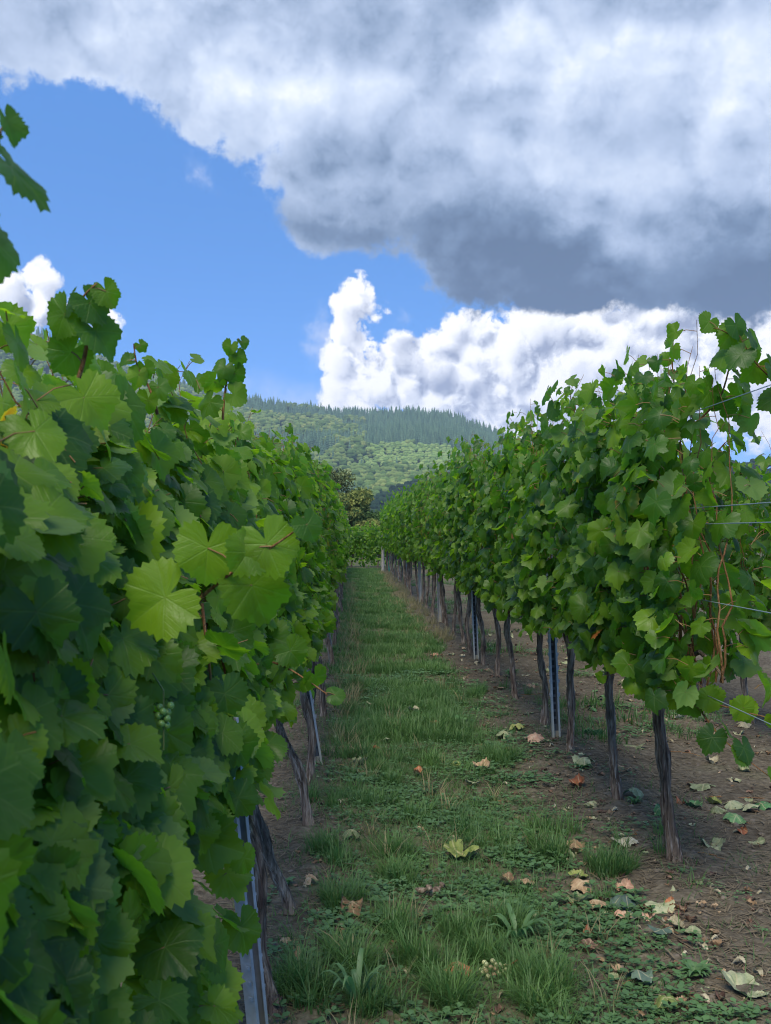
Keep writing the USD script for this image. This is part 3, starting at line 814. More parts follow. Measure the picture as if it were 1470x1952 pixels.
row_of_vines(RIGHT_X, np.arange(12.75, 41.5, 1.1), RIGHT_LEAN, lambda j: 'grape vine in the right row, %s one past the second right steel post' % ORD[j], 'vines of the right row',
             'grape vine far along the right row, its trunk one of a dark close file', 'far vines of the right row', stretch=1.07)
row_of_vines(NEXT_X, np.arange(7.2, 20.0, 1.1), RIGHT_LEAN, lambda j: 'grape vine in the next row behind the right row, %s from the picture edge' % ORD[j], 'vines of the row behind the right row',
             'grape vine in the hidden row', 'x', stretch=0.97)
for j in range(14):                                    # the cross rows that close the lane
    copy_of('/Prototypes/low_vine', 'grape_vine', 'grape vine of the cross row that closes the far end of the grass lane' if j < 7 else 'grape vine of the second cross row, glimpsed through the first one', 'grape vine', (-2.2 + (j % 7) * 1.1 + 0.5 * (j // 7), 43.6 + 0.1 * (j % 2) + 2.2 * (j // 7), float(ground_height(0, 43.6)) - 0.1), (0, 0, 90 + 180 * ((j // 2) % 2)), (1.15, 1.0, 0.96), 'vines of the cross row at the end of the lane' if j < 7 else 'vines of the second cross row')

# ---------------------------------------------------------------- posts, wires, stakes
def post_material():
    g = Graph()
    pos = g.node('geometry', 'position')
    px, py, pz = g.sep(pos)
    n = g.noise(pos, 34.0, 5, 0.6)
    n2 = g.noise(g.vmul(pos, (30, 30, 5)), 1.0, 4, 0.6)
    col = g.ramp(n * 0.6 + n2 * 0.4, [(0.3, (0.20, 0.205, 0.20)), (0.55, (0.30, 0.305, 0.30)), (0.75, (0.41, 0.41, 0.40))])
    dirty = 1.0 - g.smooth(pz + (n2 - 0.5) * 0.25, 0.02, 0.30)
    col = g.mix(dirty * 0.75, col, (0.34, 0.30, 0.20))
    return finish(g, 'galvanised_steel', surface=g.node('principled_bsdf', 'BSDF', base_color=col, roughness=0.65, metallic=0.0, specular_ior_level=0.3))
M_POST = post_material()
M_DARKSLOT = plain('dark_slot', (0.022, 0.023, 0.025), 0.7)
M_CHANNEL_SHADE = plain('channel_painted_shade', (0.075, 0.082, 0.09), 0.6)
M_WIRE = plain('wire_steel', (0.24, 0.29, 0.29), 0.55, 0.15, 30, 0.4, 0.3)
M_STAKE = bark_material('weathered_stake', (0.16, 0.14, 0.12), (0.30, 0.27, 0.23), (0.46, 0.43, 0.38), 1.5)

def box(cx, cy, cz, sx, sy, sz):
    m = trimesh.creation.box((sx, sy, sz))
    return np.array(m.vertices) + [cx, cy, cz], np.array(m.faces)

def post_parts(p, h=2.05, w=0.056, d=0.036, t=0.003):
    # an open C section that faces the lane's near end, with lips, hook notches down both edges and a row of slots in its back
    half, lip = w / 2, 0.013
    outer = [(-half, d), (half, d), (half, 0), (half - lip, 0), (half - lip, t), (half - t, t), (half - t, d - t), (-half + t, d - t), (-half + t, t), (-half + lip, t), (-half + lip, 0), (-half, 0)]
    import shapely.geometry as sg
    m = trimesh.creation.extrude_polygon(sg.Polygon(outer), h + 0.3, engine='earcut')
    v = np.array(m.vertices) + [0, 0, -0.3]
    part(p, 'profile', v, np.array(m.faces), M_POST)
    for k in range(17):
        z = 0.32 + k * 0.10
        for s in (-1, 1):
            a = box(s * (half + 0.003), 0.010, z, 0.006, 0.012, 0.022)
            b = box(s * (half + 0.007), 0.010, z + 0.009, 0.004, 0.012, 0.018)
            part(p, 'hook', *join([a, b]), M_POST)
    part(p, 'channel', *box(0, d - t - 0.0006, h / 2 - 0.05, w - 2 * t - 0.001, 0.001, h - 0.2), M_CHANNEL_SHADE)  # dark strip stands in for the shade inside the open profile
    for k in range(34):
        part(p, 'slot', *box(0, d - t - 0.0022, 0.12 + k * 0.055, 0.018, 0.0012, 0.036), M_DARKSLOT)

pp = proto('steel_post')
post_parts(pp)
pf = proto('far_steel_post')
import shapely.geometry as sg
_m = trimesh.creation.extrude_polygon(sg.Polygon([(-.028, .036), (.028, .036), (.028, 0), (.024, 0), (.024, .032), (-.024, .032), (-.024, 0), (-.028, 0)]), 2.3, engine='earcut')
part(pf, 'profile', np.array(_m.vertices) + [0, 0, -0.3], np.array(_m.faces), M_POST)

def post(x, y, lean, label, near=True, group='steel trellis posts', turn=0.0, tall=0.95):
    copy_of('/Prototypes/' + ('steel_post' if near else 'far_steel_post'), 'steel_post', label, 'post', (x, y, float(ground_height(x, y))), (0, lean, turn), (1, 1, tall), group)
post(-0.250, 3.02, -9.6, 'grey steel post nearest the camera, tilted among the big left leaves', turn=62, tall=0.47)
post(LEFT_X, 6.68, -9.0, 'second steel post of the left row, pale foot stained yellowish', turn=10)
post(LEFT_X, 11.6, -8.5, 'third steel post of the left row, mostly hidden in leaves', False)
post(RIGHT_X, 7.43, -2.3, 'nearest steel post of the right row with dark slotted channel')
post(RIGHT_X, 12.2, -2.3, 'second steel post of the right row, bluish with stained foot')
post(RIGHT_X, 17.24, -1.6, 'third steel post of the right row, thin and grey blue', False)
for i, y in enumerate((22.1, 27.0, 31.9, 36.8)):
    post(RIGHT_X, y, -1.5, '%s steel post of the right row, a thin line among far trunks' % ORD[3 + i], False)

def wire(name, label, pts, r, group, mat=None):
    P = np.array(pts, float)
    t = np.linspace(0, 1, 40)
    Q = np.stack([np.interp(t, np.linspace(0, 1, len(P)), P[:, k]) for k in range(3)], 1)
    tag(define_mesh(numbered('/World', name), *tube(Q, r, 5), mat or M_WIRE), label, 'wire', group)
def row_wire(x0, lean, z, y0, y1, sag=0.0):
    x = lambda zz: x0 + math.tan(math.radians(lean)) * zz
    return [(x(z + sag), y0, z + sag), (x(z) , (y0 + 4.7) / 2, z + sag * 0.3), (x(z), 7.43, z), (x(z), y1, z)]
for z, lab in ((0.86, 'lowest trellis wire of the right row, crossing the nearest trunk'), (1.235, 'second lowest trellis wire of the right row, pale and bare at the picture edge'),
               (1.535, 'lower of the paired upper wires of the right row'), (1.60, 'higher of the paired upper wires of the right row'), (1.98, 'topmost trellis wire of the right row, hidden in leaves')):
    x = RIGHT_X + math.tan(math.radians(RIGHT_LEAN)) * z - 0.02
    P = [(x, 0.6, z), (x, 2.0, z), (x, 3.4, z), (x, 4.8, z), (x, 6.2, z)] + [(x, y, z) for y in range(8, 42, 3)]
    tag(define_mesh(numbered('/World', 'trellis_wire'), *tube(np.array(P), 0.0019, 5), M_WIRE), lab, 'wire', 'trellis wires of the right row')
for z, lab in ((0.74, 'lowest trellis wire of the left row, behind the hanging leaves'), (1.30, 'upper trellis wire of the left row, deep in the foliage')):
    x = LEFT_X + math.tan(math.radians(LEFT_LEAN)) * z
    tag(define_mesh(numbered('/World', 'trellis_wire'), *tube(np.array([(x - 0.05, y, z) for y in np.arange(3.4, 42, 2.0)]), 0.0024, 5), M_WIRE), lab, 'wire', 'trellis wires of the left row')

def stake(px, py, D, h, r, label):
    x = (px - 670) / 2000 * D
    rr = np.random.RandomState(int(px))
    P = wobble_line(rr, (0, 0, -0.2), (0.01, 0, h), 8, 0.01)
    t = thing('wooden_stake', label, 'stake', (x, D, ground_height(x, D)))
    v, f = tube(P, r, 8)
    part(t, 'pole', v, f, M_STAKE, smooth_normals(v, f))
    v, f = tube([[0, 0, h - 0.005], [0, 0, h + 0.01]], [r * 1.02, r * 0.8], 8)
    part(t, 'cut_top', v, f, M_STAKE)
stake(653, 1090, 41.6, 1.5, 0.035, 'thin pale stake at the far end of the grass lane, left side')
stake(729.5, 1088, 41.0, 1.9, 0.06, 'pale weathered wooden post where the right row meets the cross row')

t = thing('vine_guard', 'small green plastic sleeve round a young vine at the far end of the right row', 'vine guard', (1.46, 40.2, ground_height(1.46, 40.2)))
M_GUARD = plain('green_plastic', (0.02, 0.14, 0.10), 0.5, 0.1)
a = np.linspace(0, 2 * np.pi, 12, endpoint=False)
v, f = tube([[0, 0, -0.02], [0, 0, 0.3], [0.005, 0, 0.6]], 0.05, 10)
part(t, 'sleeve', v, f[:-20], M_GUARD)
v, f = tube([[0, 0, -0.05], [0.01, 0.0, 0.4], [0.03, 0.01, 0.75]], [0.009, 0.008, 0.006], 6)
part(t, 'stem', v, f, M_BARK)

# ---------------------------------------------------------------- shoots that break out of the rows
def into(prim):
    """Turns points of the world into the prim's own."""
    M = np.array(UsdGeom.XformCache().GetLocalToWorldTransform(prim).GetInverse())
    return lambda P: np.asarray(P) @ M[:3, :3] + M[3, :3], lambda N: unit(np.asarray(N) @ M[:3, :3])
def sprout(vine, label, pts, sizes, seed, lod, face=None, pale=0.0, r0=0.0045, tendrils=0):
    """A long shoot of a vine that breaks out of the row, led through points of the place (seen from the eye at px, py, distance); its leaves are its own parts."""
    vine = VINES[vine]; loc, locn = into(vine)
    r = np.random.RandomState(seed)
    W = np.array([[(a - 670) / 2000 * d, d, EYE - (b - 1016) / 2000 * d] for a, b, d in pts])
    t = np.linspace(0, 1, 24); tt = np.linspace(0, 1, len(W))
    from scipy.interpolate import PchipInterpolator
    P = PchipInterpolator(tt, W)(t)
    s = tube(P, np.linspace(r0, 0.0016, 24), 7)
    p = part(vine, 'shoot', loc(s[0]), s[1], M_SHOOT, locn(smooth_normals(*s)), label=label)
    pos, tip, nrm, size, rnd, nodes, kind = [], [], [], [], [], [], []
    for j, sz in enumerate(sizes):
        q = (j + 0.6) / len(sizes) * 23; i = min(int(q), 22)
        node = P[i] * (1 - q + i) + P[i + 1] * (q - i)
        sd = 1 if j % 2 else -1
        d = unit(np.array([sd * r.uniform(0.3, 1.0), r.uniform(-0.7, 0.2), r.uniform(-0.2, 0.8)]))
        nodes.append(node); pos.append(node + d * sz * r.uniform(0.5, 0.9))
        fc = np.array(face if face is not None else (0.25, -1.0, 0.45)) + r.randn(3) * 0.42
        nrm.append(unit(fc)); tip.append(unit(np.array([sd * r.uniform(0.1, 0.9), r.randn() * 0.3, -0.8 + r.randn() * 0.4])))
        size.append(sz); kind.append(r.randint(0, 12)); rnd.append(float(np.clip(0.45 + 0.2 * r.randn() + pale, 0, 0.88)))
    for v, f, n, uv in leaf_mesh(lod, kind, *[np.array(q) for q in (pos, tip, nrm, size, rnd, nodes)]):
        part(p, 'leaf', loc(v), f, M_LEAF_NEAR, locn(n), uv)
    for k in range(tendrils):
        b = P[r.randint(6, 22)]; u = np.linspace(0, 1, 18)
        Q = b + np.stack([0.05 * u + 0.012 * np.cos(u * 14) * u, 0.0 * u - 0.02 * u, -0.03 * u + 0.012 * np.sin(u * 14) * u], 1)
        q = tube(Q, 0.0012, 4); part(p, 'tendril', loc(q[0]), q[1], M_SHOOT)
sprout(('left', 0), 'reddish shoot with bright leaves reaching from the left row towards the lane', [(330, 1190, 2.10), (430, 1100, 2.02), (500, 1055, 1.96), (565, 1010, 1.92)], [.098, .092, .085, .078, .060, .042], 11, 'near', pale=0.28)
sprout(('left', 1), 'hanging shoot whose leaves cover the top of the nearest post', [(385, 1150, 2.74), (405, 1320, 2.73), (425, 1480, 2.74), (445, 1640, 2.76)], [.078, .082, .08, .084, .078, .08, .076, .07, .066, .056], 23, 'near', face=(0.5, -0.8, 0.4))
sprout(('left', 3), 'low dark shoot hanging over the second left post', [(470, 1250, 3.75), (540, 1270, 3.70), (590, 1300, 3.65), (625, 1325, 3.62)], [.075, .080, .070, .064, .056, .05], 12, 'near')
sprout(('left', 2), 'tall shoot tip against the blue sky above the left row', [(425, 800, 3.4), (430, 740, 3.4), (442, 690, 3.38), (455, 645, 3.36)], [.062, .058, .056, .05, .046, .042, .036, .03], 13, 'mid')
sprout(('left', 0), 'top shoot with drooping leaves before the small white cloud', [(150, 720, 1.95), (165, 640, 1.93), (150, 590, 1.9), (185, 540, 1.88)], [.06, .062, .055, .05, .042, .036], 14, 'near')
sprout(('left', -1), 'blurred arching shoot at the upper left edge with large leaves', [(-85, 620, 1.24), (-60, 480, 1.22), (-25, 330, 1.20), (2, 250, 1.19)], [.066, .068, .068, .062, .045, .032], 15, 'near', face=(0.9, -0.45, 0.2), pale=-0.3)
sprout(('left', 1), 'thin shoot with small dark leaves between the two left tops', [(300, 790, 2.7), (285, 740, 2.7), (262, 700, 2.68), (255, 655, 2.66)], [.045, .04, .04, .034, .03, .024], 16, 'mid')
sprout(('right', 0), 'arching dark shoot hanging in at the upper right corner of the right row', [(1300, 830, 4.2), (1380, 740, 4.05), (1400, 660, 3.95), (1360, 625, 3.9)], [.07, .075, .085, .085, .08, .08, .07, .07, .06], 17, 'near', tendrils=3)
sprout(('right', 0), 'second arching shoot at the right edge, broad dark leaves against the cloud', [(1500, 800, 3.95), (1475, 730, 3.9), (1440, 690, 3.86), (1410, 640, 3.84)], [.085, .09, .085, .08, .075, .06], 18, 'near', tendrils=2)
sprout(('right', 0), 'low red shoot along the lowest wire with yellowish leaves, backlight put into their colour', [(1285, 1330, 4.3), (1360, 1342, 4.15), (1430, 1360, 4.0), (1500, 1375, 3.9)], [.06, .072, .07, .072, .066, .06, .05], 19, 'near', face=(0.1, -1, 0.1), pale=0.35)  # backlight is painted: pale shifts these leaves to a yellower tone
sprout(('right', 0), 'drooping brown shoot below the lowest wire with dark hanging leaves', [(1330, 1345, 4.2), (1370, 1400, 4.1), (1415, 1440, 4.05), (1480, 1490, 4.0)], [.078, .08, .078, .07, .066, .055], 20, 'near', face=(0.1, -1, 0.3), pale=-0.15)
sprout(('right', 0), 'upright shoot tip on top of the nearest right vine', [(1290, 800, 4.6), (1286, 740, 4.58), (1282, 690, 4.56), (1284, 650, 4.55)], [.062, .06, .055, .05, .045, .036, .03], 21, 'mid')
sprout(('right', 2), 'upright shoot tip on the third right vine below the white cloud', [(1095, 850, 6.6), (1098, 800, 6.58), (1088, 760, 6.56), (1094, 730, 6.55)], [.06, .06, .05, .05, .042, .036], 22, 'mid')

# ---------------------------------------------------------------- things lying on the ground
FALLEN = {}
def fallen_material(name, stops, rough=0.7):
    g = Graph()
    st = g.node('attribute', 'vector', attribute='st')
    u, v, _ = g.sep(st)
    x = g.math('fraction', u) * 2.2 - 1.0; y = g.math('absolute', (v - 0.5) * 2.0)
    pos = g.node('geometry', 'position')
    n = g.noise(pos, 34.0, 5, 0.6)
    oi = g.node('object_info', 'random')
    col = g.ramp(n + (oi - 0.5) * 0.4, stops)
    ang = g.math('arctan2', y, x); r = g.math('sqrt', x * x + y * y)
    t = g.math('absolute', y).min(g.math('absolute', r * g.math('sine', ang - 0.95))).min(g.math('absolute', r * g.math('sine', ang - 1.97)))
    col = g.mix((1.0 - g.smooth(t, 0.01, 0.05)) * 0.4, col, (0.40, 0.33, 0.19))
    bp = g.node('bump', 'normal', height=n, strength=0.5, distance=0.006)
    FALLEN[name] = finish(g, 'fallen_leaf_' + name, surface=g.node('principled_bsdf', 'BSDF', base_color=col, roughness=rough, specular_ior_level=0.3, normal=bp))
fallen_material('orange', [(0.3, (0.16, 0.050, 0.020)), (0.55, (0.29, 0.105, 0.042)), (0.8, (0.38, 0.19, 0.09))])
fallen_material('tan', [(0.3, (0.13, 0.075, 0.038)), (0.55, (0.24, 0.155, 0.082)), (0.8, (0.36, 0.26, 0.155))])
fallen_material('pink', [(0.3, (0.20, 0.095, 0.055)), (0.55, (0.32, 0.175, 0.11)), (0.8, (0.42, 0.28, 0.19))])
fallen_material('pale', [(0.3, (0.11, 0.125, 0.055)), (0.5, (0.19, 0.21, 0.105)), (0.75, (0.30, 0.30, 0.17))])
fallen_material('cream', [(0.3, (0.20, 0.165, 0.095)), (0.55, (0.32, 0.28, 0.18)), (0.8, (0.44, 0.40, 0.28))])
fallen_material('yellow', [(0.3, (0.09, 0.12, 0.025)), (0.55, (0.165, 0.19, 0.045)), (0.8, (0.27, 0.26, 0.08))])
fallen_material('green', [(0.3, (0.035, 0.095, 0.03)), (0.55, (0.06, 0.15, 0.05)), (0.8, (0.12, 0.22, 0.08))])
fallen_material('dark', [(0.3, (0.030, 0.048, 0.040)), (0.55, (0.055, 0.085, 0.060)), (0.8, (0.09, 0.13, 0.08))])
fallen_material('brown', [(0.3, (0.055, 0.028, 0.018)), (0.55, (0.12, 0.065, 0.04)), (0.8, (0.22, 0.13, 0.08))])

def crumpled(seed, curl):
    r = np.random.RandomState(seed)
    v, f, n, uv = leaf_template(40, 4, 700 + seed, 0.6)
    x, y, z = v.T.copy()
    ax = r.uniform(-0.8, 0.8)
    s = x * math.cos(ax) + y * math.sin(ax); q = -x * math.sin(ax) + y * math.cos(ax)
    curl = {0.35: 0.6, 0.8: 1.25, 1.5: 2.1}[curl]
    k = curl * r.uniform(0.6, 1.3)
    th = q * k                                   # rolled about one axis
    q2, z2 = np.sin(th) / max(k, 1e-3), (1 - np.cos(th)) / max(k, 1e-3)
    z = z * 0.7 + z2 + 0.10 * curl * np.sin(s * r.uniform(3, 5) + r.rand() * 6) + 0.34 * curl * (meshkit.fbm(np.stack([x * 3, y * 3, 0 * x + seed], 1), 3, seed) - 0.5)
    v = np.stack([s, q2, z], 1)
    v[:, 2] -= np.quantile(v[:, 2], 0.06)
    return v, f, smooth_normals(v, f), uv
CRUMPLED = {c: [crumpled(10 * int(c * 10) + i, c) for i in range(5)] for c in (0.35, 0.8, 1.5)}
CURL = 1.0
rf = np.random.RandomState(31)
def fallen_leaf(px, py, width_px, kind, curl, label, group=None, xy=None, lift=0.004):
    x, y = xy if xy is not None else gpt(px, py)
    s = 0.86 * width_px / 2000 * math.hypot(y, EYE) / 1.45
    v, f, n, uv = CRUMPLED[curl][rf.randint(5)]
    a = rf.rand() * 6.28
    tilt = rf.uniform(-0.25, 0.25) if curl < 1 else rf.uniform(-0.4, 0.4)
    p = thing('fallen_leaf', label, 'fallen leaf', (x, y, float(ground_height(x, y)) + lift - 0.002), (math.degrees(tilt), 0, math.degrees(a)), None, group)
    flip = rf.rand() < 0.35 and curl < 1
    V = v * s * (np.array([1, 1, -1]) if flip else 1)
    if flip: V[:, 2] -= V[:, 2].min()
    part(p, 'blade', V, f[:, ::-1] if flip else f, FALLEN[kind], smooth_normals(V, f) * (-1 if flip else 1), uv)
    P = np.array([[0, 0, 0.004], [-0.5, 0.05, 0.01], [-0.9, 0.16 * rf.randn(), 0.002]]) * [s, s, 1]
    part(p, 'stalk', *tube(P, 0.0014, 4), M_SHOOT)

G_L, G_G, G_R, G_S = 'dead leaves near the left trunks', 'dead leaves on the grass lane', 'dead leaves round the right trunks', 'withered leaves on the bare soil at the right'
for row in [
    (716, 1437, 30, 'orange', 1.5, 'bright orange red curled leaf in the middle of the lane below the second left post', G_G),
    (735, 1415, 24, 'pale', 0.8, 'pale green leaf standing on edge just above the orange red one', G_G),
    (684, 1465, 34, 'pale', 1.5, 'rolled pale green leaf just left of the dark grass clump mid lane', G_G),
    (799, 1482, 24, 'orange', 1.5, 'small rust red leaf right of the dark grass clump mid lane', G_G),
    (922, 1473, 46, 'tan', 1.5, 'tan curled leaf in front of the dark tuft by the third right vine', G_R),
    (869, 1463, 26, 'yellow', 0.35, 'flat olive yellow leaf left of the dark tuft by the third right vine', G_G),
    (901, 1499, 36, 'pale', 0.8, 'pale folded leaf on clover below the olive yellow leaf', G_G),
    (670, 1618, 44, 'pale', 0.8, 'pale green lobed leaf beside the bright green grass tuft at left', G_L),
    (880, 1645, 74, 'yellow', 0.8, 'large yellow green leaf in the middle of the clover', G_G),
    (595, 1713, 36, 'tan', 0.8, 'tan leaf leaning at the foot of the swollen left trunk', G_L),
    (668, 1767, 76, 'tan', 1.5, 'long rolled straw coloured leaf on bare soil left of the lane', G_L),
    (970, 1699, 34, 'tan', 1.5, 'pointed tan leaf standing up in the grass right of the brown root', G_G),
    (1006, 1698, 30, 'tan', 0.8, 'tan leaf lying just right of the pointed tan one', G_G),
    (568, 1862, 40, 'tan', 1.5, 'light brown curled leaf beside the bottom left trunk', G_L),
    (545, 1826, 30, 'tan', 0.8, 'tan leaf leaning on the bottom left trunk', G_L),
    (874, 1876, 54, 'orange', 0.8, 'folded orange brown leaf left of the grape bunch', G_G),
    (803, 1830, 18, 'brown', 0.8, 'small brown leaf in the grass left of the grape bunch', G_G),
    (1022, 1424, 46, 'pink', 0.8, 'pinkish tan leaf left of the foot of the nearest right post', G_R),
    (1133, 1406, 44, 'green', 0.8, 'fresh green fallen leaf between the third and second right trunks', G_R),
    (1213, 1432, 48, 'pale', 0.35, 'pale flat leaf just left of the thickest right trunk', G_R),
    (1115, 1472, 46, 'pale', 0.8, 'pale green lobed leaf in front of the third right trunk', G_R),
    (1105, 1510, 40, 'orange', 1.5, 'vivid orange crumpled leaf left of the second right trunk', G_R),
    (1128, 1545, 26, 'pale', 0.8, 'small pale leaf left of the foot of the second right trunk', G_R),
    (1208, 1530, 44, 'pale', 0.8, 'pale leaf on weeds between the two nearest right trunks', G_R),
    (1252, 1541, 32, 'pink', 0.35, 'cream pink leaf touching the left side of the thickest trunk', G_R),
    (1299, 1536, 26, 'orange', 1.5, 'orange curled leaf at the right side of the thickest trunk', G_R),
    (1342, 1505, 52, 'pale', 0.35, 'pale green flat leaf on bare soil right of the thickest trunk', G_S),
    (1320, 1538, 40, 'green', 0.8, 'green leaf at the left end of the pruned green shoot', G_S),
    (1358, 1532, 36, 'yellow', 0.8, 'yellowish leaf in the middle of the pruned green shoot', G_S),
    (1392, 1545, 46, 'pale', 0.8, 'greyish green leaf at the centre of the pruned shoot', G_S),
    (1425, 1552, 50, 'pale', 0.8, 'broad wilted leaf near the right end of the pruned shoot', G_S),
    (1450, 1545, 44, 'green', 0.8, 'wilted green leaf under the right end of the pruned shoot', G_S),
    (1405, 1572, 46, 'green', 0.8, 'dark green wilted leaf in front of the pruned shoot', G_S),
    (1416, 1590, 28, 'orange', 1.5, 'orange brown curled leaf below the pruned green shoot', G_S),
    (1444, 1605, 36, 'pale', 0.35, 'pale green leaf right of the orange one on bare soil', G_S),
    (1358, 1617, 54, 'pale', 0.8, 'pale lobed leaf alone on bare soil right of the thickest trunk foot', G_S),
    (1192, 1619, 54, 'cream', 0.35, 'whitish flat leaf on soil left of the thickest trunk foot', G_R),
    (1077, 1635, 36, 'pale', 0.8, 'pale green leaf at the clover edge left of the whitish leaf', G_R),
    (1098, 1624, 44, 'tan', 1.5, 'long tan leaf behind the pale one at the clover edge', G_R),
    (1099, 1681, 40, 'yellow', 0.8, 'yellow green leaf among the grass left of the leaf heap', G_R),
    (1109, 1702, 60, 'tan', 0.8, 'long tan leaf just above the leaf heap', G_R),
    (1190, 1706, 36, 'pink', 1.5, 'thin orange tan leaf above the middle of the leaf heap', G_R),
    (1105, 1731, 54, 'pale', 0.8, 'pale green leaf at the left end of the leaf heap', G_R),
    (1132, 1742, 44, 'tan', 0.8, 'straw coloured leaf second from the left in the leaf heap', G_R),
    (1152, 1732, 30, 'brown', 1.5, 'dark red brown crumpled leaf in the leaf heap', G_R),
    (1189, 1738, 66, 'dark', 0.8, 'large dark green leaf arched over the middle of the leaf heap', G_R),
    (1222, 1735, 40, 'pale', 0.35, 'grey green leaf right of the dark arched one in the heap', G_R),
    (1256, 1742, 58, 'pale', 0.35, 'broad pale leaf at the right of the leaf heap', G_R),
    (1184, 1757, 34, 'pink', 0.8, 'pinkish leaf at the lower edge of the leaf heap', G_R),
    (1206, 1758, 32, 'cream', 0.35, 'cream oval leaf at the lower edge of the leaf heap', G_R),
    (1238, 1757, 30, 'pink', 0.8, 'pale pink leaf below the broad pale one in the heap', G_R),
    (1281, 1738, 32, 'orange', 1.5, 'orange tan leaf standing at the right end of the heap', G_R),
    (1304, 1744, 26, 'brown', 1.5, 'brown crumpled leaf just right of the leaf heap', G_S),
    (1285, 1713, 22, 'pale', 1.5, 'small pale rolled leaf standing above the right end of the heap', G_S),
    (1281, 1778, 48, 'cream', 0.8, 'cream leaf below the right end of the leaf heap', G_S),
    (1316, 1768, 26, 'brown', 1.5, 'brown leaf right of the cream one below the heap', G_S),
    (1320, 1795, 36, 'pale', 0.35, 'pale green lobed leaf at the soil edge below the heap', G_S),
    (1262, 1802, 50, 'dark', 0.35, 'dark blue green leaf lying in the clover below the heap', G_G),
    (1121, 1796, 24, 'orange', 1.5, 'small orange leaf in the clover below the heap', G_G),
    (1121, 1820, 34, 'brown', 0.8, 'brown pink leaf in the clover under the small orange one', G_G),
    (1217, 1892, 56, 'dark', 0.8, 'grey green leaf low in the weeds near the bottom edge', G_G),
    (1409, 1908, 92, 'pale', 0.8, 'large pale leaf with red stalk at the bottom right corner', G_S),
    (1272, 1938, 50, 'yellow', 0.8, 'olive green leaf at the bottom edge of the picture', G_G),
    (707, 1345, 22, 'pale', 0.35, 'small pale leaf on the lane left of the far tufts', G_G),
    (790, 1358, 26, 'cream', 0.8, 'cream leaf in the grass halfway down the lane', G_G),
    (828, 1390, 24, 'orange', 0.8, 'orange pink leaf on the grass right of the cream one', G_G),
    (885, 1385, 40, 'green', 0.8, 'bright green leaf at the grass edge by the fourth right vine', G_R),
    (960, 1412, 44, 'pale', 0.8, 'pale green leaf at the grass edge left of the fourth right trunk', G_R),
    (985, 1400, 40, 'yellow', 0.8, 'yellow green leaf touching the pale one at the grass edge', G_R),
    (655, 1385, 20, 'cream', 0.35, 'tiny cream leaf near the left trunks', G_L),
]:
    fallen_leaf(*row, lift=0.026 if row[6] == G_G else 0.008)
for k in range(95):                                        # the thinner scatter behind the right trunks
    y = 5.2 + 13 * rf.rand() ** 1.2; x = rf.uniform(1.55, 3.4) if k % 5 else rf.uniform(1.0, 1.45)
    fallen_leaf(0, 0, 1, ['pale', 'cream', 'tan', 'pale', 'green', 'pink'][rf.randint(6)], [0.35, 0.8, 0.8, 1.5][rf.randint(4)], 'pale withered vine leaf scattered on the soil behind the right trunks', 'withered leaves scattered behind the right trunks', (x, y)) if False else None
def scatter_leaf(x, y, label, group):
    w = rf.uniform(0.07, 0.12) / math.hypot(y, EYE) * 2000
    fallen_leaf(0, 0, w, ['pale', 'cream', 'tan', 'pale', 'green', 'pink'][rf.randint(6)], [0.35, 0.8, 0.8, 1.5][rf.randint(4)], label, group, (x, y))
for k in range(85):
    y = 5.2 + 12 * rf.rand() ** 1.1
    scatter_leaf(rf.uniform(1.62, 3.5), y, 'pale withered vine leaf scattered on the soil behind the right trunks', 'withered leaves scattered behind the right trunks')
for k in range(22):
    scatter_leaf(rf.uniform(0.95, 1.45), rf.uniform(8.5, 16), 'withered vine leaf among the far trunks of the right row', 'withered leaves under the right row')
for k in range(14):
    scatter_leaf(rf.uniform(-0.15, 0.15), rf.uniform(6, 13), 'withered vine leaf under the left row beyond the second post', 'withered leaves under the left row')

# shreds of older leaves that nobody would count
sh_v = [(v * [1, 0.8, 1], f) for v, f, n, uv in CRUMPLED[0.8][:3]] + [(v * [1, 0.7, 1], f) for v, f, n, uv in CRUMPLED[1.5][:3]]
rz = np.random.RandomState(66)
Q = np.vstack([np.column_stack([1.12 + 0.24 * rz.randn(620), 3.2 + 11 * rz.rand(620) ** 1.5]), np.column_stack([rz.uniform(1.3, 3.4, 520), 3.2 + 12 * rz.rand(520)]), np.column_stack([rz.uniform(-0.25, 0.3, 200), rz.uniform(2.9, 9, 200)]), np.column_stack([rz.uniform(0.1, 1.1, 110), rz.uniform(2.9, 9, 110)])])
Zq = ground_height(Q[:, 0], Q[:, 1]) + 0.006
LITTER = (np.column_stack([Q, Zq]), rz.rand(len(Q)) * 6.28, 0.010 + 0.026 * rz.rand(len(Q)) ** 1.6, rz.randint(0, 6, len(Q)))
tag(instancer('/World/leaf_litter', sh_v, [FALLEN[k] for k in ('tan', 'brown', 'pale', 'tan', 'brown', 'cream')], *LITTER), 'small shrivelled shreds of brown and tan leaf strewn under the vines')

